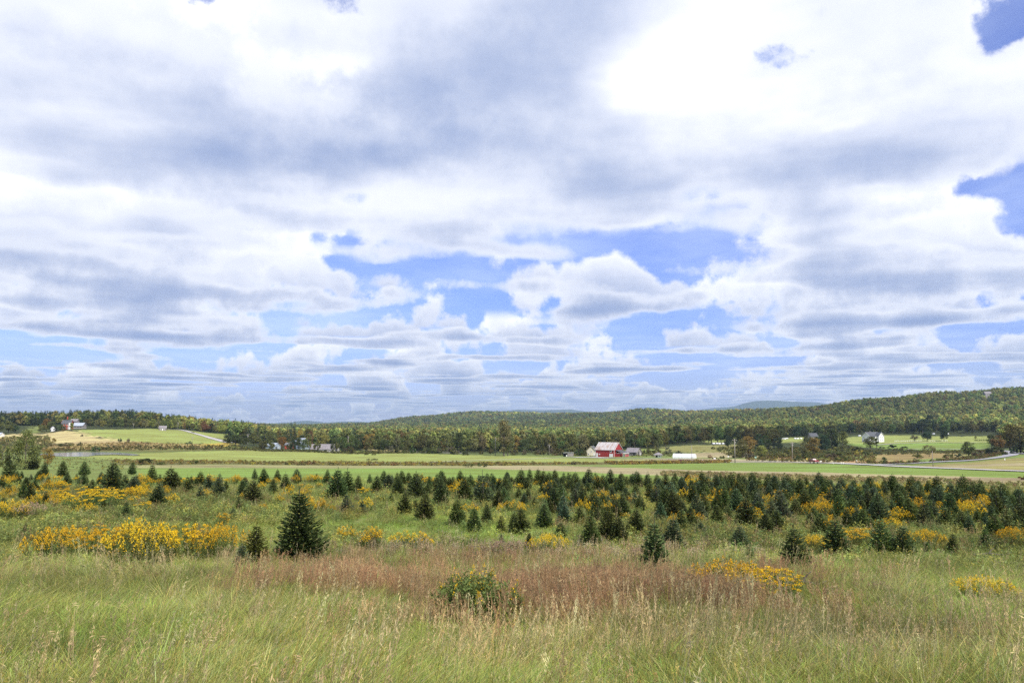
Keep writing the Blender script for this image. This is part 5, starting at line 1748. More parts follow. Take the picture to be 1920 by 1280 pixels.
def woods():
    rs = np.random.RandomState(88)
    n = 74000
    az = R(1) * rs.uniform(-40, 40, n)
    u = rs.uniform(0, 1, n)
    e = 1.0
    r = (u * (4700 ** e - 480 ** e) + 480 ** e) ** (1 / e)
    x, y = r * np.sin(az), r * np.cos(az)
    px = x / y * F + 960
    ok = (y > np.interp(px, EDGE_PX, EDGE_Y)) & (y < 4500)
    c0 = cover_at(x, y)
    ok &= np.abs(c0 - np.array(WOODFLOOR)).sum(-1) < 0.02
    for (cx, cy, rad) in CLEARINGS:
        ok &= (x - cx) ** 2 + (y - cy) ** 2 > rad ** 2
    # left: nothing tall on the open plain between the hill wood and the far mountains
    x, y, r, px = x[ok], y[ok], r[ok], px[ok]
    n = len(x)
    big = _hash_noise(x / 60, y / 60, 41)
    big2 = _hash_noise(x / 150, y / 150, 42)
    con = (rs.uniform(0, 1, n) < np.clip(.20 + .25 * big2 + .35 * (px < 330) + .10 * ((px > 640) & (px < 1300) & (r > 1500)), .04, .9))
    kind = np.where(con, rs.randint(5, 7, n), rs.randint(0, 5, n))
    protos = []
    for i in range(5):
        protos.append(tree_mesh(f'wood_tree_{i}', ('round', 'oval', 'round', 'tall', 'oval')[i], M_LEAF_I, 700 + i, 700, .085, lobes=20)[0])
    for i in range(2):
        protos.append(conifer_mesh(f'wood_conifer_{i}', M_LEAF_I, 720 + i, .2 + .05 * i, 13, 8, .35, .085)[0])
    pal = np.array([(.110, .130, .036), (.135, .130, .040), (.085, .110, .032), (.185, .190, .052), (.205, .185, .052), (.155, .115, .045), (.105, .120, .048)])
    pr = np.stack([.30 + 0 * big, .20 + 0 * big, .18 + 0 * big, np.clip(.02 + .9 * big, .02, 1) + .10 * (px > 1300), np.clip(.01 + .5 * big2, .01, 1), .015 + .10 * (big2 > .35), .12 + 0 * big], 1)
    pr /= pr.sum(1, keepdims=True)
    ci = (rs.uniform(0, 1, n)[:, None] > np.cumsum(pr, 1)).sum(1).clip(0, 6)
    col = pal[ci] * 2.0
    col[con] = (.070, .105, .050)
    col = col * rs.uniform(.85, 1.15, (n, 1)) * (1 + .38 * big2[:, None]) * (1 + .25 * _hash_noise(x / 330, y / 330, 43)[:, None])  # broad light and dark patches in the leaf colour stand in for cloud shadows
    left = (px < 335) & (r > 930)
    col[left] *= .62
    h = rs.uniform(8.5, 18, n) * np.where(con, 1.12, 1.0) * (1 + .25 * np.clip((r - 1500) / 2500, 0, 1))
    w = h * rs.uniform(.9, 1.25, n) * (1 + .35 * np.clip((r - 1200) / 2500, 0, 1))
    pts = np.stack([x, y, ground(x, y) - .3], 1)
    rot = np.stack([np.zeros(n), np.zeros(n), rs.uniform(0, 6.28, n)], 1)
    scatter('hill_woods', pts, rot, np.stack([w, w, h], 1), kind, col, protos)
    print('woods', n)


CLEARINGS = []


def clear(px, Y, rad):
    p = at_depth(px, Y)
    CLEARINGS.append((p[0], p[1], rad))


for _y in range(690, 1010, 30):
    clear(1081, _y, 9 if _y < 980 else 14)
clear(1519, 820, 14)
clear(1850, 1900, 26)
clear(1850, 1870, 18)
woods()


# ------------------------------------------------------------------ rough weeds along ditches and banks (one mass)
def rough_weeds():
    rs = np.random.RandomState(99)
    bands = [   # polygon pixels, count, size range, palette
        ([(200, 862), (420, 864), (640, 866), (900, 867), (1120, 867), (1130, 870), (900, 873), (640, 872.5), (230, 871)], 1900, (.35, 1.3), [(.20, .18, .06), (.30, .24, .07), (.16, .15, .05), (.26, .19, .08), (.36, .28, .06)]),
        ([(1130, 867), (1370, 863.5), (1370, 867.5), (1150, 871)], 900, (.7, 1.5), [(.15, .14, .05), (.25, .19, .05), (.33, .22, .1), (.36, .26, .05)]),
        ([(60, 842), (520, 842.5), (800, 847.3), (800, 849), (520, 846.8), (60, 846.5)], 1300, (.8, 1.8), [(.10, .105, .035), (.15, .14, .045), (.08, .09, .03)]),
        ([(60, 844), (100, 834), (250, 829), (420, 834), (420, 842), (250, 843)], 900, (.5, 1.3), [(.24, .15, .06), (.28, .21, .07), (.16, .14, .05)]),
        ([(1400, 858), (1500, 854), (1640, 850), (1640, 866), (1400, 864)], 900, (.6, 1.7), [(.14, .14, .045), (.25, .20, .05), (.17, .12, .06)]),
        ([(1330, 840), (1460, 840), (1600, 838), (1640, 848), (1560, 858), (1440, 858), (1380, 857)], 1300, (1.0, 3.0), [(.13, .135, .045), (.10, .11, .036), (.19, .17, .05)]),
        ([(1640, 843), (1860, 842), (1860, 850), (1760, 850), (1640, 853)], 700, (.6, 1.6), [(.17, .15, .05), (.13, .135, .045)]),
        ([(1600, 868), (1700, 870), (1870, 846), (1890, 850), (1830, 862), (1720, 867)], 700, (.6, 1.6), [(.17, .16, .05), (.24, .16, .08), (.13, .135, .045)]),
        ([(0, 858), (250, 859), (300, 863), (250, 880), (0, 880)], 700, (.3, .7), [(.19, .18, .06), (.30, .24, .06), (.15, .16, .05)]),
        ([(1000, 843), (1260, 848), (1260, 856), (1130, 856), (1000, 853)], 700, (.6, 1.6), [(.16, .15, .05), (.26, .2, .09), (.12, .12, .04)]),
        ([(420, 838), (760, 842), (780, 847), (420, 842)], 900, (.5, 1.3), [(.15, .17, .06), (.3, .26, .09), (.12, .14, .05)]),
        ([(0, 822), (90, 816), (100, 836), (0, 850)], 800, (.8, 2.6), [(.2, .19, .07), (.27, .23, .09), (.13, .14, .045)]),
        ([(1240, 884), (1500, 892), (1800, 901), (1960, 912), (1960, 921), (1700, 910), (1500, 902), (1240, 892)], 1500, (.35, .7), [(.36, .29, .15), (.30, .26, .12), (.22, .22, .07)]),
    ]
    P, S, C = [], [], []
    for poly, cnt, (s0, s1), pal in bands:
        w = [hit(a, b)[:2] for a, b in poly]
        A = np.array(w)
        q = rs.uniform(A.min(0), A.max(0), (cnt * 12, 2))
        q = q[inside(w, q[:, 0], q[:, 1])][:cnt]
        P.append(q)
        S.append(rs.uniform(s0, s1, len(q)) * rs.uniform(.6, 1.0, len(q)))
        C.append(1.25 * np.array(pal)[rs.randint(0, len(pal), len(q))] * rs.uniform(.8, 1.2, (len(q), 1)))
    P, S, C = np.concatenate(P), np.concatenate(S), np.concatenate(C)
    n = len(P)
    protos = [tree_mesh(f'rough_weed_{i}', 'shrub', M_LEAF_I, 740 + i, 260, .16, lobes=10)[0] for i in range(4)]
    pts = np.stack([P[:, 0], P[:, 1], ground(P[:, 0], P[:, 1]) - .08], 1)
    rot = np.stack([np.zeros(n), np.zeros(n), rs.uniform(0, 6.28, n)], 1)
    wd = S * rs.uniform(.9, 1.8, n)
    scatter('rough_weeds', pts, rot, np.stack([wd, wd, S], 1), rs.randint(0, 4, n), C, protos)


rough_weeds()


# ------------------------------------------------------------------ buildings
M_RED = solid('barn_red_boards', (0.36, 0.030, 0.028), 0.75, 0.28, 1.2, 0.1, (6, 6, 0.6))
M_RED2 = solid('dull_red_paint', (0.42, 0.085, 0.045), 0.8, 0.2, 0.6)
M_RUSTROOF = solid('rusty_metal_roof', (0.50, 0.48, 0.465), 0.6, 0.3, 0.5, 0.1, (1.6, .5, .5), (0.33, 0.21, 0.15), spots=0.45)
M_WHITE = solid('white_paint', (0.80, 0.79, 0.77), 0.6, 0.1, 0.8)
M_CREAM = solid('cream_siding', (0.70, 0.64, 0.48), 0.7, 0.12, 0.6)
M_GREYROOF = solid('grey_shingles', (0.10, 0.105, 0.115), 0.9, 0.25, 1.0)
M_WEATHER = solid('weathered_boards', (0.30, 0.27, 0.25), 0.9, 0.35, 1.2, 0.2, (6, 6, .6))
M_WEATHROOF = solid('weathered_shingles', (0.27, 0.245, 0.25), 0.9, 0.3, 0.9)
M_DARK = solid('dark_opening', (0.018, 0.018, 0.02), 0.9, 0.2)
M_METALROOF = solid('pale_metal_roof', (0.42, 0.46, 0.52), 0.5, 0.12, 0.4, metal=0.0)
M_PALEBLUE = solid('pale_metal_wall', (0.32, 0.38, 0.45), 0.6, 0.12, 0.5)
M_PLASTIC = solid('white_tunnel_film', (0.82, 0.82, 0.82), 0.35, 0.08, 0.6)
M_WOODPOLE = solid('grey_pole_wood', (0.33, 0.29, 0.25), 0.9, 0.3, 2.0, 0.2, (1, 1, .2))
M_CONC = solid('concrete', (0.42, 0.40, 0.37), 0.9, 0.2, 0.6)


def glass_mat():
    m, N = new_mat('window_glass')
    out = N.node('ShaderNodeOutputMaterial')
    b = N.node('ShaderNodeBsdfPrincipled')
    b.inputs['Base Color'].default_value = (0.035, 0.045, 0.06, 1)
    b.inputs['Roughness'].default_value = 0.08
    N.l.new(b.outputs[0], out.inputs[0])
    return m


M_GLASS = glass_mat()


def gable(root, L, W, hw, hr, wall, roof, over=0.45, x0=0.0, y0=0.0, axis='x', names=('wall', 'roof'), trim=None, thick=0.16):
    """gabled block: walls in one mesh, roof slabs in another; ridge along axis"""
    prof = [(-W / 2, -0.6), (W / 2, -0.6), (W / 2, hw), (0, hr - 0.03), (-W / 2, hw)]
    mb = MB()
    rf = MB()
    sl = (hr - hw) / (W / 2)
    e = W / 2 + over
    ze = hr - sl * e
    rp = [(-e, ze), (0, hr), (e, ze), (e, ze + thick), (0, hr + thick), (-e, ze + thick)]
    rl = [rp[0], rp[1], rp[4], rp[5]]
    rr = [rp[1], rp[2], rp[3], rp[4]]
    if axis == 'x':
        mb.prism_x([(y + y0, z) for y, z in prof], x0 - L / 2, x0 + L / 2)
        rf.prism_x([(y + y0, z) for y, z in rl], x0 - L / 2 - over, x0 + L / 2 + over)
        rf.prism_x([(y + y0, z) for y, z in rr], x0 - L / 2 - over, x0 + L / 2 + over)
    else:
        mb.prism([(x + x0, z) for x, z in prof], y0 - L / 2, y0 + L / 2)
        rf.prism([(x + x0, z) for x, z in rl], y0 - L / 2 - over, y0 + L / 2 + over)
        rf.prism([(x + x0, z) for x, z in rr], y0 - L / 2 - over, y0 + L / 2 + over)
    wo = mb.build(names[0], wall, root)
    ro = rf.build(names[1], roof, root)
    if trim is not None:
        for s in (-1, 1):
            t = MB()
            for q in (-1, 1):
                pts = [(0, hr - 0.02), (q * e, ze - 0.02), (q * e, ze + thick + .03), (0, hr + thick + .03)]
                if axis == 'x':
                    c = x0 + s * (L / 2 + over + 0.04)
                    t.prism_x([(y + y0, z) for y, z in pts], c - .04, c + .04)
                else:
                    c = y0 + s * (L / 2 + over + 0.04)
                    t.prism([(x + x0, z) for x, z in pts], c - .04, c + .04)
            t.build('bargeboard', trim, ro)
    return wo, ro


def panel(root, name, mat, face, pos, u, z, w, h, depth=0.10, parent=None, frame=None, glass=None):
    """door, window or opening on a wall: face 'f' (y=-pos), 'b' (y=+pos), 'l' (x=-pos), 'r' (x=+pos)"""
    def slab(a, b, c, d, lo, hi):
        m = MB()
        if face == 'f':
            m.box(a, b, -pos - hi, -pos - lo, c, d)
        elif face == 'b':
            m.box(a, b, pos + lo, pos + hi, c, d)
        elif face == 'l':
            m.box(-pos - hi, -pos - lo, a, b, c, d)
        else:
            m.box(pos + lo, pos + hi, a, b, c, d)
        return m
    o = slab(u - w / 2, u + w / 2, z, z + h, -0.05, depth).build(name, mat, root)
    if glass is not None:
        k = 0.16 * min(w, h) + .05
        slab(u - w / 2 + k, u + w / 2 - k, z + k, z + h - k, depth - .02, depth + .012).build('pane', glass, o)
    return o


def window(root, face, pos, u, z, w=0.95, h=1.35, mat=None):
    return panel(root, 'window', mat or M_WHITE, face, pos, u, z, w, h, .06, None, None, M_GLASS)


def ground_root(name, px, Y, rz, dz=0.0):
    p = at_depth(px, Y)
    return empty(name, (p[0], p[1], p[2] + dz), R(rz))


# red barn with rusty white metal roof
def red_barn():
    x, y = 63.4, 525.7
    z = float(ground(x, y))
    b = empty('red_barn', (x, y, z), R(-33))
    L, W = 13.6, 12.0
    gable(b, L, W, 4.7, 9.2, M_RED, M_RUSTROOF, .4, trim=M_WHITE)
    d = panel(b, 'door', M_WHITE, 'f', W / 2, -5.6, 0, 1.1, 2.5)
    panel(b, 'garage_door', M_WHITE, 'f', W / 2, 4.5, 0, 2.6, 2.2)
    window(b, 'f', W / 2, 4.3, 3.05, 1.3, 1.5)
    panel(b, 'notice_board', M_WHITE, 'f', W / 2, -3.9, 1.3, .9, .7, .06)
    m = MB()
    for sx in (-L / 2 + .12, L / 2 - .12):
        m.box(sx - .12, sx + .12, -W / 2 - .05, -W / 2 + .05, 0, 4.65)
    m.build('corner_board', M_WHITE, b)
    # lean-to with dark roof against the gable wall
    r = MB()
    r.prism([(L / 2, 4.35), (L / 2 + 5.6, 2.45), (L / 2 + 5.6, 2.6), (L / 2, 4.52)], -4.6, 4.2)
    ro = r.build('lean_to_roof', M_GREYROOF, b)
    f = MB()
    f.box(L / 2 + 5.6, L / 2 + 5.72, -4.7, 4.3, 2.38, 2.66)
    f.box(L / 2 + 0.1, L / 2 + 5.7, -4.72, -4.6, 2.5, 2.62)
    f.build('fascia', M_WHITE, ro)
    for yy in (-4.4, -1.6, 1.2, 4.0):
        MB().box(L / 2 + 5.3, L / 2 + 5.5, yy - .1, yy + .1, -.4, 2.5).build('post', M_WHITE, b)
    MB().box(L / 2 + 5.35, L / 2 + 5.45, -1.5, 4.0, -.4, 1.75).build('low_wall', M_RED, b)
    MB().box(L / 2 + .05, L / 2 + 3.4, -4.4, -4.3, -.4, 2.3).build('side_wall', M_RED, b)
    panel(b, 'opening', M_DARK, 'r', L / 2, -1.0, 0, 3.4, 2.3, .04)
    finish(b, 'red barn with rusty white metal roof and dark lean-to at its gable', 'barn')


red_barn()


def grey_barn():
    b = ground_root('weathered_barn', 1186, 541, -33)
    gable(b, 8.0, 8.4, 2.3, 5.0, M_WEATHER, M_WEATHROOF, .35, trim=M_WEATHER)
    panel(b, 'doorway', M_DARK, 'r', 4.0, -1.3, 0, 1.3, 2.5, .05)
    panel(b, 'panel', M_WHITE, 'r', 4.0, 2.3, 0, .7, 1.5, .05)
    panel(b, 'doorway', M_DARK, 'f', 4.2, 2.2, 0, 1.2, 1.9, .05)
    finish(b, 'grey weathered board barn beside the red barn lean-to', 'barn')


grey_barn()


def cream_house():
    b = ground_root('cream_house', 1109.5, 552, -16)
    gable(b, 9.0, 6.4, 3.5, 6.6, M_CREAM, M_GREYROOF, .35, axis='y', trim=M_CREAM)
    window(b, 'f', 4.5, .1, 2.4, .8, 1.2)
    window(b, 'f', 4.5, -1.8, .6, .8, 1.2)
    panel(b, 'door', M_WHITE, 'f', 4.5, 1.9, 0, 1.0, 2.0, .06)
    finish(b, 'cream gabled house tucked behind the red barn', 'house')


cream_house()


def shelter():
    b = ground_root('open_shelter', 1064.5, 532, 4)
    MB().prism_x([(-2.0, 2.55), (2.0, 2.2), (2.0, 2.34), (-2.0, 2.72)], -3.4, 3.6).build('roof', M_WHITE, b)
    MB().box(-.6, 3.3, -1.6, 1.7, -.4, 2.2).build('wall', M_WEATHER, b)
    for sx in (-3.1, -1.9):
        MB().box(sx - .1, sx + .1, -1.75, -1.55, -.4, 2.5).build('post', M_DARK, b)
    MB().box(-3.2, -.65, 1.4, 1.55, -.4, 2.2).build('back_wall', M_DARK, b)
    MB().box(-1.6, -.9, -1.5, -.9, 0, 1.1).build('crate', M_WHITE, b)
    finish(b, 'small flat roofed shelter with open dark bay at the gravel yard', 'shelter')


shelter()


def hut():
    b = ground_root('small_hut', 1231.5, 505, -8)
    MB().box(-1.7, 1.9, -1.6, 1.6, -.4, 1.7).build('wall', M_WHITE, b)
    m = MB()
    m.poly([(-3.0, -2.6, 1.55), (3.1, -2.6, 1.55), (3.1, 2.6, 1.55), (-3.0, 2.6, 1.55), (-.4, 0, 3.1), (.5, 0, 3.1)], [(0, 1, 5, 4), (1, 2, 5), (2, 3, 4, 5), (3, 0, 4), (3, 2, 1, 0)])
    m.build('roof', M_WEATHROOF, b)
    panel(b, 'doorway', M_DARK, 'f', 1.6, -.95, 0, 1.1, 1.5, .04)
    panel(b, 'window', M_WEATHER, 'f', 1.6, .7, .5, .6, .8, .04, glass=M_GLASS)
    for sx in (-2.7, 2.8):
        MB().box(sx - .08, sx + .08, -2.4, -2.24, -.4, 1.6).build('post', M_WEATHER, b)
    finish(b, 'small hut with grey hipped roof beside the gravel lane', 'hut')


hut()


def tunnel():
    b = ground_root('poly_tunnel', 1280.5, 488, -27)
    L, Rr = 13.2, 2.7
    n = 14
    v, f = [], []
    prof = [(-Rr * math.cos(math.pi * k / n) * 1.0, Rr * math.sin(math.pi * k / n) ** .8) for k in range(n + 1)]
    MB().prism_x([(-Rr, -.3)] + prof + [(Rr, -.3)], -L / 2, L / 2).build('film_cover', M_PLASTIC, b)
    for i in range(8):
        x = -L / 2 + L * i / 7
        MB().tube([(x, p[0] * 1.012, p[1] * 1.012) for p in prof], .035, 5).build('hoop', M_WHITE, b)
    panel(b, 'end_door', M_WHITE, 'r', L / 2, 0, 0, 1.2, 1.9, .05)
    finish(b, 'long white plastic covered greenhouse tunnel beside the gravel lane', 'greenhouse')


tunnel()


def white_house():
    b = ground_root('white_farmhouse', 1629, 790, 26)
    gable(b, 13.0, 8.0, 5.2, 8.6, M_WHITE, M_GREYROOF, .4, trim=M_WHITE)
    gable(b, 4.4, 6.2, 5.2, 8.3, M_WHITE, M_GREYROOF, .35, x0=3.4, y0=-4.9, axis='y', names=('wing_wall', 'wing_roof'), trim=M_WHITE)
    gable(b, 3.0, 4.2, 2.8, 5.0, M_WHITE, M_GREYROOF, .3, x0=-2.6, y0=-5.0, axis='y', names=('porch_wall', 'porch_roof'), trim=M_WHITE)
    for u in (-1.9, 1.9):
        window(b, 'l', 6.5, u, 3.3)
        window(b, 'l', 6.5, u, .8)
    window(b, 'l', 6.5, 0, 5.9, .8, 1.1)
    for u in (2.0, 4.8):
        window(b, 'f', 7.1, u, 3.3)
        window(b, 'f', 7.1, u, .8)
    window(b, 'f', 7.1, 3.4, 5.7, .8, 1.0)
    for u in (-1.4, 1.4):
        window(b, 'r', 6.5, u, 3.3)
        window(b, 'r', 6.5, u, .8)
    panel(b, 'door', M_GREYROOF, 'f', 6.5, -2.6, 0, 1.0, 2.1)
    window(b, 'f', 4.0, -5.2, 3.4)
    MB().box(-1.2, -.5, .2, .9, 7.6, 9.6).build('chimney', M_WEATHER, b)
    b.scale = (1.18, 1.18, 1.12)
    finish(b, 'white farmhouse with dark gabled roofs on the bright lawn', 'house')


white_house()


def simple_house(name, px, Y, rz, L, W, hw, hr, wall, roof, label, cat, wins=(), door=None, axis='x', trim=None, dz=0):
    b = ground_root(name, px, Y, rz, dz)
    gable(b, L, W, hw, hr, wall, roof, .35, axis=axis, trim=trim)
    for (face, u, z, w, h) in wins:
        pos = {'f': W / 2, 'b': W / 2, 'l': L / 2, 'r': L / 2}[face] if axis == 'x' else {'f': L / 2, 'b': L / 2, 'l': W / 2, 'r': W / 2}[face]
        window(b, face, pos, u, z, w, h)
    if door:
        face, u, w, h, m = door
        pos = {'f': W / 2, 'b': W / 2, 'l': L / 2, 'r': L / 2}[face] if axis == 'x' else {'f': L / 2, 'b': L / 2, 'l': W / 2, 'r': W / 2}[face]
        panel(b, 'door', m, face, pos, u, 0, w, h, .06)
    finish(b, label, cat)
    return b


simple_house('metal_barn', 516, 596, -30, 8.5, 6.5, 3.0, 5.0, M_PALEBLUE, M_METALROOF, 'pale blue metal barn with white roof among the farm trees', 'barn', [('r', 1.4, 1.0, .9, 1.1)], ('r', -1.0, 1.8, 2.4, M_GREYROOF))
simple_house('farmhouse', 568.5, 640, -38, 9.5, 8.0, 5.6, 8.6, M_PALEBLUE, M_METALROOF, 'pale gabled farmhouse with white metal roof and one gable window', 'house', [('r', 0, 5.2, 1.3, 1.5), ('r', -2, 1.6, 1, 1.4), ('r', 2, 1.6, 1, 1.4), ('f', -2, 1.6, 1, 1.4)], trim=M_WHITE)
simple_house('red_shed', 546, 622, -20, 5.2, 4.6, 3.6, 5.2, M_RED2, M_METALROOF, 'small dull red shed with white roof beside the farmhouse', 'shed', [], ('f', .3, 1.2, 2.2, M_DARK))
simple_house('long_shed', 612, 610, -3, 20.0, 9.0, 1.8, 5.4, M_CONC, M_WEATHROOF, 'long low shed with grey brown roof beyond the mown field', 'shed', [('f', -5, .6, 1.4, .8), ('f', 0, .6, 1.4, .8), ('f', 5, .6, 1.4, .8)], ('f', 8, 2.2, 1.6, M_CREAM))
simple_house('white_cottage', 1081, 1000, 8, 8, 6.4, 7.2, 11.4, M_WHITE, M_WHITE, 'white steep gable showing between trees of the wood', 'house', [('f', 0, 7.4, .9, 1.4), ('f', -1.6, 3.4, .9, 1.4), ('f', 1.6, 3.4, .9, 1.4)], axis='y', trim=M_WHITE)
simple_house('grey_house', 1520, 820, 6, 8.0, 7, 5.2, 8.4, M_WEATHER, M_GREYROOF, 'grey roofed house half hidden by trees above the red pickup', 'house', [('f', -2.5, 3.2, 1, 1.2), ('f', 2.5, 3.2, 1, 1.2)])
simple_house('hill_house', 1850, 1900, 0, 16, 10, 10, 15, M_WEATHER, M_WEATHROOF, 'grey house standing in a clearing near the hill top', 'house', [('f', -5, 6, 2, 2.4), ('f', 0, 6, 2, 2.4), ('f', 5, 6, 2, 2.4)])
simple_house('hill_cottage', 309, 815, 20, 6.4, 5.4, 2.4, 4.6, M_WEATHER, M_WEATHROOF, 'small grey house on the pasture crest beside the hill road', 'house', [('f', -1.8, .8, .9, 1.1), ('f', 1.6, .8, .9, 1.1), ('l', 0, .8, .9, 1.1)], ('f', 0, 1.0, 2.0, M_WHITE), trim=M_WHITE)
simple_house('low_white_shed', -2, 700, 0, 12, 6, 2.0, 3.6, M_WHITE, M_METALROOF, 'low white roofed shed at the foot of the pond side trees', 'shed', [('f', 0, .6, 1, .8)])
simple_house('white_gable_house', 104.5, 756, -50, 4, 3.4, 2.2, 4.2, M_WHITE, M_WHITE, 'white gable end peeping between dark trees on the hill', 'house', [('r', 0, 1.2, .9, 1.2)])


def hill_farm():
    b = ground_root('red_farmhouse', 131, 768, 10, -.3)
    gable(b, 8.4, 6.6, 6.0, 9.2, M_RED2, M_GREYROOF, .4, trim=M_RED2)
    for u in (-2.8, -.6, 1.6):
        window(b, 'f', 3.3, u, 3.9, 1.0, 1.4)
        window(b, 'f', 3.3, u, 1.0, 1.0, 1.4)
    m = MB()
    m.box(2.7, 4.15, -4.6, -3.3, -.5, 6.6)
    m.build('white_porch', M_WHITE, b)
    MB().box(-.6, .3, -.5, .4, 10, 12.6).build('chimney', M_RED2, b)
    finish(b, 'red farmhouse with white porch on the pasture hill', 'house')
    c = ground_root('white_roofed_barn', 152, 800, 2, 1.2)
    gable(c, 11.4, 8, 1.6, 4.3, M_WEATHER, M_METALROOF, .5)
    for u in (-4, -1.4, 1.4, 4):
        panel(c, 'opening', M_DARK, 'f', 4.0, u, .1, 1.8, 1.1, .04)
    MB().box(-5.7, 5.7, -3.98, 3.98, -3.5, -.55).build('base_wall', M_CONC, c)
    finish(c, 'long low barn with bright white roof beside the red farmhouse', 'barn')
    d = ground_root('brown_barn', 144.5, 830, 4, 1)
    gable(d, 6.5, 6, 5.6, 8.0, M_WEATHER, M_WEATHROOF, .5)
    panel(d, 'opening', M_DARK, 'f', 3.0, 0, 3.2, 2, 1.6, .04)
    finish(d, 'brown roofed barn rising behind the long white roofed barn', 'barn')


hill_farm()


# ------------------------------------------------------------------ power poles and wires
POLES = []


def pole(px, top, foot, label, Y=None, arm=True, lamp=False):
    if Y is None:
        Y = hit(px, foot)[1]
    x = (px - 960) / F * Y
    z = float(ground(x, Y))
    h = z_at_row(top, Y) - z
    o = empty('utility_pole', (x, Y, z), 0)
    MB().tube([(0, 0, -.6), (0, 0, h * .5), (0, 0, h)], [.017 * h + .03, .015 * h + .025, .011 * h + .02], 9).build('pole', M_WOODPOLE, o, smooth=True)
    if arm:
        a = MB().box(-1.1, 1.1, -.09, .03, h - .75, h - .60).build('crossarm', M_WOODPOLE, o)
        for sx in (-1.0, 0.35, 1.0):
            MB().tube([(sx, -.03, h - .6), (sx, -.03, h - .38)], [.05, .035], 6).build('insulator', M_WHITE, a)
        MB().tube([(.28, -.1, h - 2.1), (.28, -.1, h - 1.3)], .2, 9).build('transformer', M_CONC, o)
    finish(o, label, 'pole')
    POLES.append((px, np.array([x, Y, z + h])))
    return np.array([x, Y, z + h])


pl = {}
for k, a in {
    'a': (468, 813, 836, 'utility pole before the dark tree clump by the hill road'),
    'b': (655, 817, 846, 'utility pole rising from the rusty bush by the mown field'),
    'c': (841, 828, 849, 'short utility pole at the wood edge shrubs'),
    'd': (929, 820, 854, 'tall utility pole beside the tallest pale green tree'),
    'e': (1029, 832, 853.5, 'short utility pole between the tall pale tree and shelter'),
    'f': (1294, 834, 860.3, 'thin utility pole at the end of the white tunnel', None, False),
    'g': (1374, 822, 867.5, 'tall utility pole at the gravel road junction'),
    'h': (1481, 828, 863.5, 'tall utility pole left of the red pickup'),
    'i': (1741, 845, 875, 'slim utility pole between gravel road and paved road', None, False),
    'j': (365, 818, 831, 'utility pole beside dark bushes at the pasture foot'),
    'k': (254, 793, 804, 'utility pole on the pasture crest before the trees'),
    'l': (337, 791, 806, 'utility pole at the crest of the hill road'),
    'm': (399, 820, 832, 'thin utility pole in yellow weeds below the hill road', None, False),
}.items():
    pl[k] = pole(*a)


def wire(a, b, dz, sag, label, ox=0.0):
    p, q = a + np.array([ox, 0, dz]), b + np.array([ox, 0, dz])
    pts = []
    for i in range(17):
        t = i / 16
        pts.append(p * (1 - t) + q * t - np.array([0, 0, sag * 4 * t * (1 - t)]))
    o = MB().tube(pts, .022, 4).build('overhead_wire', M_GREYROOF)
    finish(o, label, 'wire')


end = at_depth(2050, 330) + np.array([0, 0, 8.5])
wire(pl['f'], pl['g'], -.4, 1.2, 'overhead wire from the tunnel pole to the road junction pole')
wire(pl['g'], pl['h'], -.4, 1.0, 'upper overhead wire from the junction pole to the pickup pole', -1.0)
wire(pl['g'], pl['h'], -2.2, 1.2, 'lower overhead wire from the junction pole to the pickup pole')
wire(pl['h'], end, -.4, 4.0, 'upper overhead wire from the pickup pole past the paved road', .9)
wire(pl['h'], end, -2.0, 4.6, 'lower overhead wire from the pickup pole past the paved road')
wire(pl['a'], pl['b'], -.4, 2.5, 'overhead wire from the tree clump pole to the rusty bush pole')
wire(pl['b'], pl['d'], -.4, 3.0, 'overhead wire from the rusty bush pole to the tall tree pole')
wire(pl['d'], pl['e'], -.4, 1.0, 'overhead wire from the tall tree pole to the shelter side pole')
wire(pl['j'], pl['l'], -.4, 1.0, 'overhead wire climbing from the pasture foot pole to the hill road')


# ------------------------------------------------------------------ red pickup on the road
def paint_mat():
    m, N = new_mat('dark_red_car_paint')
    out = N.node('ShaderNodeOutputMaterial')
    b = N.node('ShaderNodeBsdfPrincipled')
    g = N.node('ShaderNodeNewGeometry')
    n = N.noise(V(N, g.outputs['Position']), 3.0, 3.0, 0.6)
    N.put(b.inputs['Base Color'], N.mixc(n, (0.20, 0.016, 0.018, 1), (0.27, 0.024, 0.024, 1)))
    b.inputs['Roughness'].default_value = 0.3
    b.inputs['Coat Weight'].default_value = 0.5
    N.l.new(b.outputs[0], out.inputs[0])
    return m


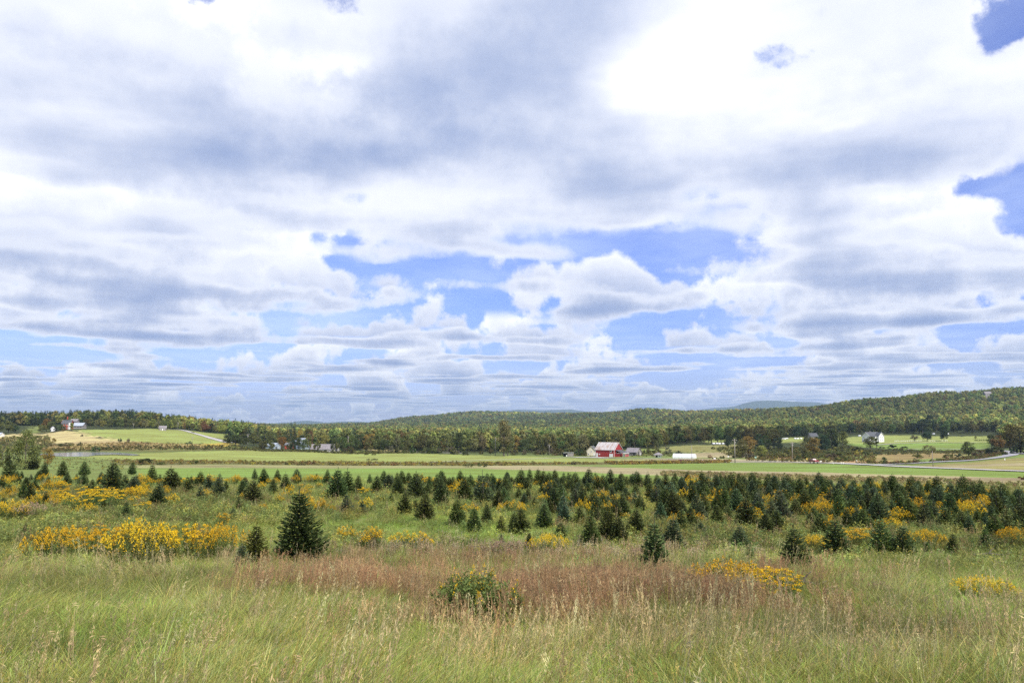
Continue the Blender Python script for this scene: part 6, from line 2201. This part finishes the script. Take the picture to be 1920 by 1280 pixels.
def pickup():
    red = paint_mat()
    tyre = solid('tyre_rubber', (0.02, 0.02, 0.02), .9, .2)
    chrome = solid('wheel_metal', (0.5, 0.5, 0.5), .35, .1, metal=.8)
    lampm = solid('lamp_glass', (0.7, 0.68, 0.6), .2, .1)
    tail = solid('tail_lamp', (0.4, 0.02, 0.02), .3, .1)
    p = hit(1526, 868.2)
    a, c = hit(1500, 867.2), hit(1560, 868.4)
    ang = math.atan2(a[1] - c[1], a[0] - c[0])
    t = empty('pickup_truck', (p[0], p[1], p[2] + .26), ang)      # local +x is the front
    W = .95
    body = MB()
    body.prism([(2.75, .45), (2.75, 1.0), (2.6, 1.12), (1.25, 1.22), (-0.75, 1.22), (-2.75, 1.22), (-2.75, .5), (-2.1, .42), (2.2, .40)], -W, W)
    body.build('body', red, t)
    cab = MB()
    x0, x1, x2, x3 = 1.25, .55, -.55, -.85
    pts = [(x0, -W + .04, 1.2), (x0, W - .04, 1.2), (x3, W - .04, 1.2), (x3, -W + .04, 1.2), (x1, -.72, 1.82), (x1, .72, 1.82), (x2, .72, 1.82), (x2, -.72, 1.82)]
    cab.poly(pts, [(0, 1, 5, 4), (1, 2, 6, 5), (2, 3, 7, 6), (3, 0, 4, 7), (4, 5, 6, 7), (3, 2, 1, 0)])
    cb = cab.build('cab', red, t)
    for s in (-1, 1):
        g = MB()
        q = [(.95, s * (W - .02), 1.27), (-.68, s * (W - .02), 1.27), (-.50, s * .775, 1.75), (.52, s * .775, 1.75)]
        g.poly(q + [(a_, b_ + s * .025, c_) for a_, b_, c_ in q], [(0, 1, 2, 3), (4, 7, 6, 5), (0, 4, 5, 1), (1, 5, 6, 2), (2, 6, 7, 3), (3, 7, 4, 0)])
        g.build('side_window', M_GLASS, cb)
    g = MB()
    g.poly([(1.235, -.8, 1.27), (1.235, .8, 1.27), (.62, .66, 1.79), (.62, -.66, 1.79), (1.26, -.8, 1.28), (1.26, .8, 1.28), (.645, .66, 1.8), (.645, -.66, 1.8)], [(0, 1, 2, 3), (7, 6, 5, 4), (0, 4, 5, 1), (1, 5, 6, 2), (2, 6, 7, 3), (3, 7, 4, 0)])
    g.build('windscreen', M_GLASS, cb)
    bed = MB()
    bed.box(-2.7, -.95, -.8, .8, 1.2, 1.235)
    bed.build('bed', tyre, t)
    for s in (-1, 1):
        MB().box(-2.72, -.9, s * .90 - .05, s * .90 + .05, 1.2, 1.34).build('bed_rail', red, t)
        MB().box(2.70, 2.79, s * .72 - .17, s * .72 + .17, .78, .98).build('headlight', lampm, t)
        MB().box(-2.79, -2.70, s * .83 - .08, s * .83 + .08, .8, 1.12).build('tail_light', tail, t)
    MB().box(2.7, 2.9, -.93, .93, .42, .62).build('bumper', chrome, t)
    MB().box(-2.92, -2.72, -.93, .93, .45, .62).build('bumper', chrome, t)
    for xx in (1.75, -1.7):
        for s in (-1, 1):
            w = MB().tube([(xx, s * .72, .36), (xx, s * .98, .36)], .40, 18).build('wheel', tyre, t)
            MB().tube([(xx, s * .90, .36), (xx, s * 1.0, .36)], .22, 12).build('rim', chrome, w)
    finish(t, 'dark red pickup truck on the gravel road', 'pickup')


pickup()


# ------------------------------------------------------------------ bales, fence, signs and posts
def bale(px, Y, label, two=False, wide=1.5):
    p = at_depth(px, Y)
    o = empty('hay_bale', (p[0], p[1], p[2]), trs.uniform(-.5, .5))
    n = 16
    prof = []
    for k in range(n):
        a = 2 * math.pi * k / n
        prof.append((math.cos(a) * .8, .75 + math.sin(a) * .78))
    MB().prism_x(prof, -wide / 2, wide / 2).build('wrapped_roll', M_PLASTIC, o, smooth=False)
    for s in (-1, 1):
        MB().prism_x([(y * .93, .75 + (z - .75) * .93) for y, z in prof], s * wide / 2 - .02, s * (wide / 2 + .07)).build('end_face', M_PLASTIC, o)
    finish(o, label, 'bale')


for px, Y in ((1335, 725), (1341, 728), (1346, 722), (1353, 726)):
    bale(px, Y, 'white wrapped bale in the gap of the dark wood by the olive field', wide=2.2)
for px, Y in ((1463, 880), (1467.5, 872), (1472, 884), (1487, 880), (1492, 878), (1498, 882)):
    bale(px, Y, 'white wrapped bale on the bright field above the thicket', wide=2.4)
bale(1607, 960, 'white wrapped bale on the lawn just left of the white farmhouse', wide=3.0)
bale(1745.5, 1010, 'white wrapped bale between the two egg shaped lawn trees', wide=2.6)
bale(1771, 1010, 'white wrapped bale beyond the taller egg shaped lawn tree', wide=3.4)


def fence():
    a, b = at_depth(1672, 795), at_depth(1770, 806)
    o = empty('white_fence', tuple(a), 0)
    n = 26
    P = []
    for i in range(n):
        q = a + (b - a) * i / (n - 1)
        q[2] = float(ground(q[0], q[1]))
        q = q - a
        P.append(q)
        MB().box(q[0] - .09, q[0] + .09, q[1] - .09, q[1] + .09, q[2] - .3, q[2] + 1.25).build('post', M_WHITE, o)
    for h in (.45, 1.0):
        for i in range(n - 1):
            MB().tube([P[i] + np.array([0, -.1, h]), P[i + 1] + np.array([0, -.1, h])], .07, 4).build('rail', M_WHITE, o)
    finish(o, 'white post and rail fence crossing the lawn below the lawn trees', 'fence')


fence()


def sign(px, foot, top, w, mat, label, cat='sign', name='road_sign', Y=None, ph=.5):
    p = hit(px, foot) if Y is None else at_depth(px, Y)
    h = z_at_row(top, p[1]) - p[2]
    o = empty(name, tuple(p), 0)
    MB().tube([(0, 0, -.3), (0, 0, h - .05)], .05, 6).build('post', M_WOODPOLE, o)
    MB().box(-w / 2, w / 2, -.10, -.04, h * (1 - ph), h).build('panel', mat, o)
    finish(o, label, cat)


M_SIGNG = solid('green_sign', (0.25, 0.42, 0.33), .5, .1)
M_YEL = solid('yellow_paint', (0.70, 0.48, 0.10), .6, .1)
M_BROWN = solid('brown_red_sign', (0.12, 0.045, 0.035), .7, .2)
sign(1417, 866, 855.5, .9, M_SIGNG, 'small pale green road sign on a post near the junction', ph=.28)
sign(1365.5, 859, 854, .7, M_WHITE, 'small white post box beside the thicket at the lane', 'post box', 'post_box', ph=.6)
sign(1340, 861.5, 858, 1.2, M_WHITE, 'white box on a short post in the weeds right of the tunnel', 'post box', 'post_box', ph=.7)
sign(1275, 867, 861, 1.6, M_BROWN, 'dark red brown board on posts in the weeds before the tunnel', ph=.6)
sign(1513, 864.5, 858.5, .6, M_YEL, 'yellow marker post left of the red pickup', 'marker post', 'marker_post', ph=.5)
sign(1539, 867, 863.5, .9, M_WHITE, 'white mailbox right of the red pickup', 'mailbox', 'mailbox', ph=.55)
sign(1606, 865.5, 862.5, .6, M_WHITE, 'small white marker in the weeds far right of pickup', 'marker post', 'marker_post', ph=.6)
for px in (1562, 1577.5, 1581.5):
    sign(px, 870, 866, .22, M_WHITE, 'white roadside marker post before the round green bush', 'marker post', 'marker_post', ph=.8)
sign(1884, 863.5, 858.8, .3, M_WHITE, 'white marker post inside the paved road curve', 'marker post', 'marker_post', ph=.8)


# white birds or ducks on the pond are too small to make out; a fallen branch lies in the open grass
def branch(px, py, ln, rz, label):
    p = hit(px, py)
    o = empty('fallen_branch', (p[0], p[1], p[2] + .12), rz)
    MB().tube([(-ln / 2, 0, .02), (-ln * .1, .05, .10), (ln * .25, -.03, .06), (ln / 2, .08, .16)], [.05, .045, .03, .012], 7).build('limb', M_BARK, o)
    MB().tube([(-ln * .1, .05, .10), (ln * .02, .22, .24), (ln * .12, .35, .3)], [.03, .02, .008], 6).build('twig', M_BARK, o)
    MB().tube([(ln * .2, -.03, .07), (ln * .32, -.2, .2)], [.02, .006], 6).build('twig', M_BARK, o)
    finish(o, label, 'branch')


branch(1514, 1108, 1.0, -.3, 'dark fallen branch in short grass beside the golden brown mound')
branch(1862, 1047, 1.6, -.2, 'dark fallen branch in grass below the end of the fir rows')
close_labels()
